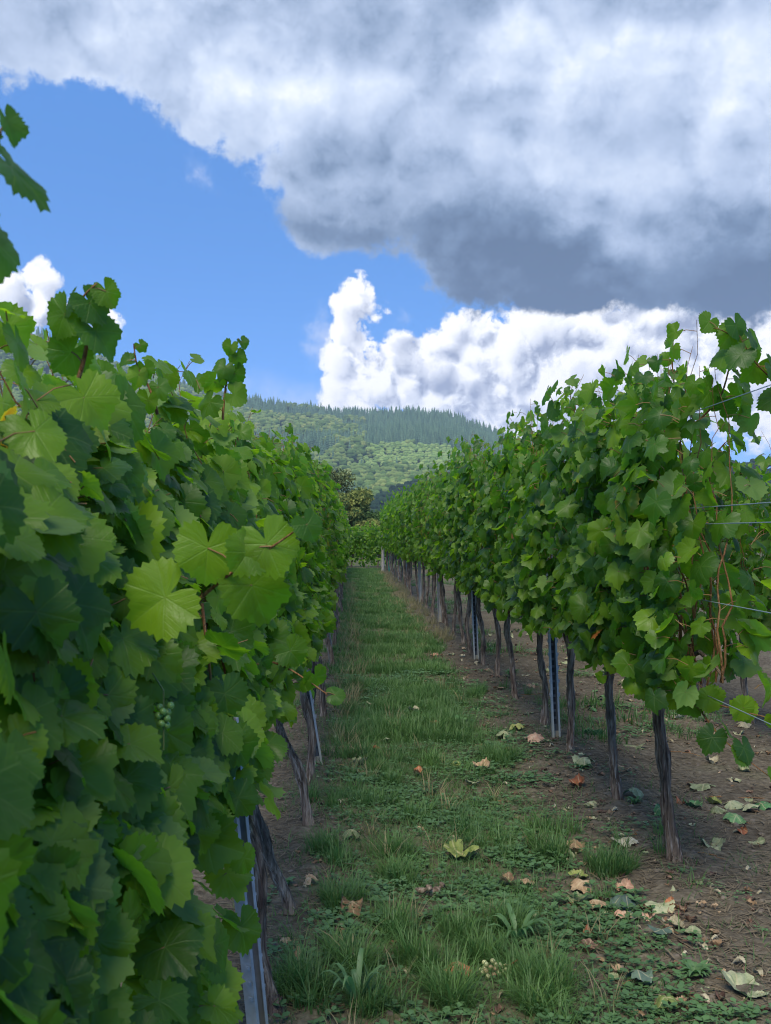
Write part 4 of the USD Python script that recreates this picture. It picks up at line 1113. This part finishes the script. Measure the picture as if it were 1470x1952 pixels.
# the dropped grape bunch
t = thing('grape_bunch', 'dropped bunch of pale rotting grapes in the grass beside the orange leaf', 'grape bunch', (*gpt(944, 1868), float(ground_height(*gpt(944, 1868))) + 0.012))
M_GRAPE = plain('pale_grape', (0.36, 0.36, 0.17), 0.35, 0.3, 40, 0.5)
M_GRAPE2 = plain('browned_grape', (0.30, 0.20, 0.11), 0.45, 0.3, 40, 0.4)
ball = trimesh.creation.icosphere(2, 1.0)
rg = np.random.RandomState(8)
C = []
while len(C) < 30:
    c = np.array([rg.uniform(-0.055, 0.055), rg.uniform(-0.035, 0.035), rg.uniform(0.006, 0.045)])
    if (c[0] / 0.06) ** 2 + (c[1] / 0.04) ** 2 + ((c[2] - .01) / 0.045) ** 2 < 1 and all(np.linalg.norm(c - q) > 0.0135 for q in C): C.append(c)
    elif rg.rand() < 0.002: C.append(c)
for i, c in enumerate(C):
    part(t, 'berry', np.array(ball.vertices) * 0.0085 * rg.uniform(0.85, 1.1) * np.array([1, 1, rg.uniform(.85, 1.05)]) + c, np.array(ball.faces), M_GRAPE if i % 5 else M_GRAPE2, np.array(ball.vertices))
part(t, 'stem', *tube(np.array([[-0.05, 0, 0.02], [0.0, 0.004, 0.03], [0.05, -0.01, 0.045], [0.075, -0.01, 0.06]]), [0.002, 0.002, 0.0022, 0.0026], 5), M_SHOOT)
# green bunch that hangs in the left row
M_GREENGRAPE = plain('green_grape', (0.13, 0.24, 0.05), 0.35, 0.2, 40, 0.5)
loc, locn = into(VINES['left', 0])
o = np.array([(312 - 670) / 2000 * 2.12, 2.12, EYE - (1345 - 1016) / 2000 * 2.12])
q = tube(np.array([[-0.03, 0.04, 0.06], [0.0, 0.0, 0.03], [0, 0, -0.09]]) + o, 0.0018, 5)
t = part(VINES['left', 0], 'grape_cluster', loc(q[0]), q[1], M_TIP, label='small bunch of unripe green grapes')
for i in range(9):
    a, z = i * 2.4, -0.005 * i
    rad = 0.014 * (1 - i / 14)
    part(t, 'berry', loc(np.array(ball.vertices) * 0.0075 + [rad * math.cos(a), rad * math.sin(a), z] + o), np.array(ball.faces), M_GREENGRAPE, locn(np.array(ball.vertices)))

# a torn piece of root in the lane and a few pruned sticks
t = thing('root_chunk', 'knotted dark brown piece of old vine root lying mid lane', 'root', (*gpt(813, 1724), float(ground_height(*gpt(813, 1724))) + 0.012))
rg = np.random.RandomState(4)
for i, (a, b, r0) in enumerate([((-0.05, 0, 0.01), (0.045, 0.01, 0.025), 0.013), ((-0.03, 0, 0.02), (0.02, -0.03, 0.05), 0.010), ((0.01, 0.0, 0.02), (0.06, 0.03, 0.045), 0.007)]):
    P = wobble_line(rg, a, b, 10, 0.02)
    q = tube(P, r0 * (1 + 0.3 * np.sin(np.linspace(0, 9, 10))), 9); part(t, 'root', *q, M_BARK, smooth_normals(*q))
def stick(px, py, length, ang, label, r0=0.003):
    x, y = gpt(px, py)
    rr = np.random.RandomState(px)
    P = wobble_line(rr, (0, 0, 0.008), (length * math.cos(ang), length * math.sin(ang), 0.012), 10, 0.03)
    P[:, 2] = 0.010 + 0.008 * np.abs(np.sin(np.linspace(0, 3, 10)))
    q = tube(P, np.linspace(r0, r0 * 0.5, 10), 6)
    tag(define_mesh(numbered('/World', 'pruned_stick'), q[0] + [x, y, float(ground_height(x, y))], q[1], M_SHOOT, smooth_normals(*q)), label, 'stick', 'pruned sticks on the soil')
stick(1350, 1518, 0.62, -0.25, 'long thin stem of the pruned green shoot right of the thickest trunk', 0.0035)
stick(1190, 1610, 0.16, 0.9, 'short reddish stick pointing at the whitish leaf')
stick(1335, 1635, 0.14, -0.9, 'short pale stick right of the thickest trunk foot')
stick(985, 1335, 0.40, 0.1, 'straight dry stick between the fourth right trunk and the nearest post')
stick(1270, 1440, 0.25, -0.7, 'dry stick behind the thickest right trunk')

# ---------------------------------------------------------------- grass, clover, weeds, straw
def blade(r, x, y, h, w, lean, az, seg=3):
    t = np.linspace(0, 1, seg + 1)
    d = np.array([math.cos(az), math.sin(az), 0]); s = np.array([-math.sin(az), math.cos(az), 0])
    c = np.array([x, y, 0]) + d * (lean * h * t[:, None] ** 1.9) + np.array([0, 0, 1]) * (h * (t - 0.25 * lean * t ** 2.5))[:, None]
    ww = w * (1 - t ** 1.7)
    v = np.vstack([c[:-1] - s * ww[:-1, None], c[:-1] + s * ww[:-1, None], c[-1:]])
    n = seg
    f = []
    for i in range(n - 1):
        f += [[i, n + i, n + i + 1], [i, n + i + 1, i + 1]]
    f.append([n - 1, 2 * n - 1, 2 * n])
    return v, np.array(f)
def tuft(seed, n, rad, h0, h1, w, lean=0.7):
    r = np.random.RandomState(seed)
    out = []
    for _ in range(n):
        a, q = r.rand() * 6.28, rad * math.sqrt(r.rand())
        x, y = q * math.cos(a), q * math.sin(a)
        out.append(blade(r, x, y, r.uniform(h0, h1), w * r.uniform(0.6, 1.2), lean * r.uniform(0.3, 1.6), a + r.randn() * 0.8))
    return join(out)
def clover_patch(seed, n, rad, s):
    r = np.random.RandomState(seed); out = []
    for _ in range(n):
        a, q = r.rand() * 6.28, rad * math.sqrt(r.rand())
        c = np.array([q * math.cos(a), q * math.sin(a), r.uniform(0.006, 0.035)])
        z = r.rand() * 6.28
        for k in range(3):
            b = z + k * 2.09; ss = s * r.uniform(0.7, 1.2)
            d, e = np.array([math.cos(b), math.sin(b), 0.25]), np.array([-math.sin(b), math.cos(b), 0])
            v = np.array([c, c + d * ss * 0.55 + e * ss * 0.42, c + d * ss * 1.0 + e * ss * 0.22, c + d * ss - e * ss * 0.22, c + d * ss * 0.55 - e * ss * 0.42])
            out.append((v, np.array([[0, 2, 1], [0, 3, 2], [0, 4, 3]])))
    return join(out)
def foliage_material(name, stops, trans=0.25, rough=0.5):
    g = Graph()
    pos = g.node('geometry', 'position')
    n = g.noise(pos, 1.7, 4, 0.6)
    isl = g.node('geometry', 'random_per_island')
    oi = g.node('object_info', 'random')
    col = g.ramp(n * 0.50 + isl * 0.50 + oi * 0.24 - 0.12, stops)
    p = g.node('principled_bsdf', 'BSDF', base_color=col, roughness=rough, specular_ior_level=0.3)
    tr = g.node('translucent_bsdf', 'BSDF', color=g.mixop('multiply', 1.0, col, (1.6, 1.9, 1.0)))
    return finish(g, name, surface=g.node('mix_closure', 'closure', fac=trans, closure1=p, closure2=tr))
M_GRASS = foliage_material('grass_blades', [(0.1, (0.042, 0.090, 0.024)), (0.4, (0.078, 0.148, 0.034)), (0.65, (0.122, 0.195, 0.046)), (0.9, (0.19, 0.23, 0.08)), (1.0, (0.34, 0.28, 0.13))])
M_CLOVER = foliage_material('clover_leaves', [(0.1, (0.060, 0.120, 0.045)), (0.5, (0.105, 0.190, 0.065)), (0.85, (0.165, 0.255, 0.080)), (1.0, (0.22, 0.29, 0.09))])
M_STRAW = foliage_material('dry_straw', [(0.1, (0.10, 0.075, 0.045)), (0.5, (0.20, 0.155, 0.095)), (0.9, (0.36, 0.30, 0.19))], 0.1, 0.8)
M_STONE = plain('soil_clods', (0.12, 0.098, 0.076), 0.95, 0.5, 30, 0.15)

rq = np.random.RandomState(12)
def lane(y):      # middle and half width of the grassy lane
    return 0.42 + 0.0 * y, 0.50 + 0.14 * smoothstep(8, 16, y)
def scatter(n, ylo, yhi, power, accept):
    out = []
    while len(out) < n:
        m = 4000
        y = ylo + (yhi - ylo) * rq.rand(m) ** power
        x = rq.uniform(-0.5, 1.9, m) if yhi < 60 else rq.uniform(-1, 2, m)
        k = rq.rand(m) < accept(x, y)
        out += list(zip(x[k], y[k]))
    P = np.array(out[:n])
    return np.column_stack([P, ground_height(P[:, 0], P[:, 1])])
def patch(x, y, s, seed): return meshkit.fbm(np.stack([x * s, y * s, 0 * x], -1), 3, seed)
def lane_band(x, y, soft=0.22):
    c, w = lane(y)
    return 1 - smoothstep(w - soft, w + soft, np.abs(x - c + 0.25 * (patch(x, y, 1.3, 3) - 0.5)))
thin_t = [tuft(610 + i, 7, 0.07, 0.03, 0.10, 0.0020, 1.0) for i in range(5)]
near_t = [tuft(500 + i, 46, 0.045, 0.05, 0.17, 0.0022) for i in range(5)] + [tuft(520 + i, 26, 0.03, 0.05, 0.12, 0.0030, 1.0) for i in range(3)]
P = scatter(520, 3.0, 10.0, 0.8, lambda x, y: lane_band(x, y) * smoothstep(0.50, 0.62, patch(x, y, 2.6, 41)) * (0.35 + 0.65 * smoothstep(4, 8, y)) + 0.012)
clumps = np.array([gpt(a, b) for a, b in [(745, 1500), (750, 1640), (760, 1690), (735, 1480), (650, 1750), (655, 1860), (680, 1880), (625, 1650), (800, 1850), (760, 1800), (880, 1800), (930, 1830), (1000, 1860), (1040, 1880), (1060, 1900), (590, 1930), (720, 1935), (945, 1455), (965, 1450), (930, 1445), (1180, 1660), (1160, 1665), (900, 1330), (915, 1325), (1050, 1640), (970, 1780), (830, 1900), (560, 1910), (1010, 1930), (870, 1930)]])
extra = np.vstack([np.column_stack([c[0] + rq.randn(15) * 0.035, c[1] + rq.randn(15) * 0.05]) for c in clumps])
P = np.vstack([P, np.column_stack([extra, ground_height(extra[:, 0], extra[:, 1])])])
n = len(P)
instancer('/World/grass', near_t, M_GRASS, P, rq.rand(n) * 6.28, rq.uniform(0.5, 1.12, n), rq.randint(0, 8, n))
P = scatter(4200, 2.9, 10.0, 0.9, lambda x, y: 0.75 * lane_band(x, y, 0.35) + 0.05)
n = len(P)
instancer('/World/grass_002', thin_t, M_GRASS, P, rq.rand(n) * 6.28, rq.uniform(0.5, 1.2, n), rq.randint(0, 5, n))
far_t = [tuft(540 + i, 40, 0.11, 0.04, 0.13, 0.0036) for i in range(4)]
P = scatter(5600, 7.5, 43.0, 1.35, lambda x, y: lane_band(x, y, 0.15) * (0.12 + 0.88 * smoothstep(0.42, 0.58, patch(x, y, 1.5, 43))) * (0.25 + 0.75 * smoothstep(7.5, 12, y)))
n = len(P)
instancer('/World/grass_001', far_t, M_GRASS, P, rq.rand(n) * 6.28, rq.uniform(0.4, 1.1, n), rq.randint(0, 4, n))
clov = [clover_patch(560 + i, 14, 0.10, 0.012 + 0.0022 * i) for i in range(6)]
P = scatter(1150, 2.9, 11.0, 1.0, lambda x, y: (1 - smoothstep(0.42, 0.78, np.abs(x - 0.58 + 0.3 * (patch(x, y, 1.3, 3) - 0.5)))) * (0.12 + 0.88 * smoothstep(0.44, 0.60, patch(x, y, 3.6, 45))) + 0.02)
n = len(P)
instancer('/World/ground_cover', clov, M_CLOVER, P, rq.rand(n) * 6.28, rq.uniform(0.45, 1.35, n), rq.randint(0, 6, n))
def straw_shape(seed):
    r = np.random.RandomState(seed); out = []
    for _ in range(9):
        a = r.rand() * 6.28; L = r.uniform(0.02, 0.11); c = np.array([r.uniform(-.12, .12), r.uniform(-.12, .12), r.uniform(0.004, 0.012)])
        d = np.array([math.cos(a), math.sin(a), r.uniform(-0.05, 0.10)]) * L
        w = np.array([-math.sin(a), math.cos(a), 0]) * r.uniform(0.0010, 0.0030)
        m = c + d * 0.5 + w * r.uniform(-4, 4)
        v = np.array([c - w, c + w, m + w, m - w, c + d]); out.append((v, np.array([[0, 1, 2], [0, 2, 3], [3, 2, 4]])))
    return join(out)
straws = [straw_shape(580 + i) for i in range(6)]
P = scatter(4200, 2.9, 13.0, 0.9, lambda x, y: 0.25 + 0.75 * smoothstep(0.45, 0.75, np.abs(x - 0.45)))
Q = np.column_stack([rq.uniform(1.3, 3.6, 3200), rq.uniform(3.0, 14, 3200)]); P = np.vstack([P, np.column_stack([Q, ground_height(Q[:, 0], Q[:, 1])])])
n = len(P)
instancer('/World/straw_litter', straws, M_STRAW, P, rq.rand(n) * 6.28, rq.uniform(0.6, 1.3, n), rq.randint(0, 6, n))
def clod_shape(seed):
    m = trimesh.creation.icosphere(1, 1.0); v = np.array(m.vertices)
    return v * (0.7 + 0.7 * meshkit.noise(v * 1.6 + seed * 9, seed)[:, None]) * [1, 0.85, 0.6], np.array(m.faces)
clods = [clod_shape(i) for i in range(5)]
Q = np.column_stack([np.concatenate([rq.uniform(-0.5, 0.2, 1200), rq.uniform(0.9, 3.4, 4200)]), 2.9 + 9 * rq.rand(5400) ** 1.2])
P = np.column_stack([Q, ground_height(Q[:, 0], Q[:, 1]) + 0.002])
n = len(P)
instancer('/World/soil_crumbs', clods, M_STONE, P, rq.rand(n) * 6.28, 0.003 + 0.016 * rq.rand(n) ** 3, rq.randint(0, 5, n))
# (old thatch between the tufts)
P = scatter(1300, 2.9, 30.0, 1.2, lambda x, y: lane_band(x, y)); n = len(P)
THATCH = P
# dead yellow grass along the foot of the far right trunks and pale weeds behind
M_DRYGRASS = foliage_material('dry_grass', [(0.1, (0.13, 0.11, 0.05)), (0.5, (0.24, 0.20, 0.10)), (0.9, (0.36, 0.31, 0.18))], 0.15, 0.7)
Q = np.column_stack([1.22 + 0.16 * rq.randn(420), rq.uniform(14, 40, 420)]); Q = np.vstack([Q, np.column_stack([rq.uniform(-0.15, 0.1, 200), rq.uniform(7, 30, 200)])])
P = np.vstack([np.column_stack([Q, ground_height(Q[:, 0], Q[:, 1])]), THATCH[:130]]); n = len(P)
instancer('/World/dry_grass', [tuft(590 + i, 22, 0.05, 0.05, 0.20, 0.003) for i in range(3)], M_DRYGRASS, P, rq.rand(n) * 6.28, rq.uniform(0.5, 1.1, n), rq.randint(0, 3, n))
Q = np.column_stack([rq.uniform(1.6, 3.6, 1000), 7 + 34 * rq.rand(1000) ** 1.3]); k = patch(Q[:, 0], Q[:, 1], 0.9, 47) > 0.50; Q = Q[k]
P = np.column_stack([Q, ground_height(Q[:, 0], Q[:, 1])]); n = len(P)
instancer('/World/ground_cover_001', clov + far_t[:2], [M_CLOVER] * 6 + [M_GRASS] * 2, P, rq.rand(n) * 6.28, rq.uniform(0.7, 1.6, n), rq.randint(0, 8, n))
Q = np.column_stack([rq.uniform(1.0, 3.4, 260), rq.uniform(3.4, 9.0, 260)]); k = patch(Q[:, 0], Q[:, 1], 1.4, 49) > 0.52; Q = Q[k]
P = np.column_stack([Q, ground_height(Q[:, 0], Q[:, 1])]); n = len(P)
instancer('/World/ground_cover_002', [clover_patch(640 + i, 12, 0.07, 0.011) for i in range(3)], M_CLOVER, P, rq.rand(n) * 6.28, rq.uniform(0.5, 1.1, n), rq.randint(0, 3, n))
for pth, lab in (('grass', 'green grass tufts and blades covering the near part of the lane'), ('grass_001', 'dense dark green grass of the lane between the rows further off'), ('grass_002', 'thin single grass blades between the tufts and clover'), ('ground_cover', 'low clover like weeds carpeting the middle of the lane'),
                 ('ground_cover_001', 'patchy low weeds on the soil behind the right row'), ('ground_cover_002', 'sparse low weeds on the bare soil round the right trunks'), ('straw_litter', 'dry straw and twig bits strewn over the soil'), ('soil_crumbs', 'small crumbs and clods of dry brown soil'), ('dry_grass', 'bleached dry grass along the feet of the far trunks')):
    tag(stage.GetPrimAtPath('/World/' + pth), lab)

def rosette(px, py, n, L, w, up, label, seed, kindmat=None):
    r = np.random.RandomState(seed)
    x, y = gpt(px, py)
    t = thing('weed_plant', label, 'weed', (x, y, float(ground_height(x, y))))
    for i in range(n):
        az = i * 2.4 + r.randn() * 0.2; l = L * r.uniform(0.65, 1.1); s = np.linspace(0, 1, 7)
        d, e = np.array([math.cos(az), math.sin(az), 0]), np.array([-math.sin(az), math.cos(az), 0])
        c = d * (l * s[:, None]) * (0.55 + 0.4 * r.rand()) + np.array([0, 0, 1]) * (l * up * np.sin(s * 2.2))[:, None]
        ww = w * np.sin(np.clip(s * 1.02, 0, 1) ** 0.8 * np.pi * 0.97 + 0.06)
        z = np.array([0, 0, 1]) * (ww * 0.35)[:, None]
        v = np.vstack([c - e * ww[:, None] + z, c, c + e * ww[:, None] + z])
        f = []
        for j in range(6):
            f += [[j, 7 + j, 8 + j], [j, 8 + j, j + 1], [7 + j, 14 + j, 15 + j], [7 + j, 15 + j, 8 + j]]
        f = np.array(f)
        part(t, 'leaf', v, f, M_CLOVER, smooth_normals(v, f))
    v, f = tube([[0, 0, -0.02], [0, 0, 0.012]], [0.006, 0.004], 6); part(t, 'stem', v, f, M_TIP)
rosette(975, 1302, 22, 0.15, 0.013, 0.55, 'leafy dark green weed beside the forked sixth right trunk', 1)
rosette(985, 1805, 12, 0.20, 0.010, 0.55, 'long leaved weed with arching blades above the grape bunch', 2)
rosette(675, 1480, 14, 0.13, 0.010, 0.25, 'flat rosette weed left of the dark grass clump mid lane', 3)
rosette(1325, 1880, 26, 0.085, 0.010, 0.5, 'low bushy weed spreading on the soil near the bottom right', 4)
rosette(1210, 1545, 18, 0.07, 0.010, 0.5, 'small leafy weed between the two nearest right trunks', 5)
rosette(1110, 1475, 16, 0.09, 0.014, 0.4, 'light green weed in front of the third right trunk', 6)
rosette(545, 1712, 9, 0.06, 0.014, 0.5, 'small round leaved weed beside the swollen left trunk', 7)
rosette(680, 1945, 9, 0.17, 0.009, 0.9, 'upright bright green weed at the bottom edge of the lane', 8)

# ---------------------------------------------------------------- trees beyond the cross row
M_TREE = [crown_material('tree_leaves_' + k, s, 1.2) for k, s in (('olive', [(0.15, (0.075, 0.095, 0.035)), (0.5, (0.12, 0.135, 0.05)), (0.85, (0.18, 0.17, 0.07))]), ('gold', [(0.15, (0.075, 0.115, 0.028)), (0.5, (0.125, 0.165, 0.04)), (0.85, (0.195, 0.215, 0.06))]), ('green', [(0.15, (0.045, 0.085, 0.03)), (0.5, (0.08, 0.13, 0.042)), (0.85, (0.125, 0.175, 0.06))]))]
def tree(px, top_py, D, width, mat, seed, label, n=9000):
    r = np.random.RandomState(seed)
    x = (px - 670) / 2000 * D; z0 = float(ground_height(x, D)); h = EYE - (top_py - 1016) / 2000 * D - z0
    t = thing('tree', label, 'tree', (x, D, z0 - 0.05), group='trees beyond the cross row')
    P = wobble_line(r, (0, 0, -0.2), (0.1, 0, h * 0.7), 12, 0.25)
    limbs = [tube(P, np.linspace(0.16, 0.04, 12), 8)]
    cl = []
    for k in range(15):
        a = r.rand() * 6.28; zz = h * r.uniform(0.25, 0.92); rad = width * 0.5 * math.sqrt(max(0.05, 1 - ((zz / h - 0.5) / 0.55) ** 2)) * r.uniform(0.35, 0.9)
        c = np.array([rad * math.cos(a), rad * math.sin(a), zz]); cl.append((c, width * r.uniform(0.15, 0.26)))
        b = P[min(11, int(zz / h * 10))]
        limbs.append(tube(wobble_line(r, b - [0, 0, 0.3], c, 7, 0.15), np.linspace(0.05, 0.012, 7), 5))
    q = join(limbs[:1]); part(t, 'trunk', *q, M_BARK, smooth_normals(*q))
    for l in limbs[1:]: part(t, 'limb', *l, M_BARK)
    V = []
    ci = r.randint(0, len(cl), n)
    d = unit(r.randn(n, 3)) * (r.rand(n, 1) ** 0.45)
    C = np.array([cl[i][0] for i in ci]) + d * np.array([cl[i][1] for i in ci])[:, None] * [1.15, 1.15, 0.85]
    u, w = unit(r.randn(n, 3)), unit(r.randn(n, 3)); s = r.uniform(0.07, 0.15, (n, 1))
    v = np.stack([C - u * s, C + w * s * 0.6, C + u * s, C - w * s * 0.6], 1).reshape(-1, 3)
    k = np.arange(n)[:, None] * 4
    part(t, 'crown', v, np.vstack([k + [0, 1, 2], k + [0, 2, 3]]), mat, kind='stuff')
tree(640, 888, 72, 3.9, M_TREE[0], 3, 'brownish olive tree at the left, tallest behind the cross row')
tree(662, 928, 66, 2.9, M_TREE[1], 4, 'golden yellowing bush right of the tall olive tree')
tree(692, 945, 76, 3.0, M_TREE[2], 5, 'dark green bushy tree right of the golden one')
tree(672, 925, 84, 2.8, M_TREE[0], 6, 'olive green tree peeping out behind the golden bush')
tree(585, 880, 80, 4.5, M_TREE[2], 7, 'green tree mostly hidden behind the left row')
tree(716, 982, 70, 1.6, M_TREE[1], 8, 'small yellowish bush just above the right end of the cross row')
tree(640, 975, 60, 2.2, M_TREE[2], 9, 'low green bush directly behind the cross row')

# ---------------------------------------------------------------- the air
def haze():
    g = Graph()
    vol = g.node('principled_volume', 'volume', color=(0.92, 0.95, 1.0), density=HAZE_DENSITY, anisotropy=0.25)
    m = finish(g, 'pale_haze', volume=vol)
    b = trimesh.creation.box((12600, 6720, 531.3)); b.apply_translation((0, 3240, 531.3 / 2 - 1.3))
    tag(define_mesh('/World/haze', np.array(b.vertices), np.array(b.faces), m), 'thin bluish haze over the valley and hills', kind='stuff')
if HAZE_DENSITY > 0: haze()
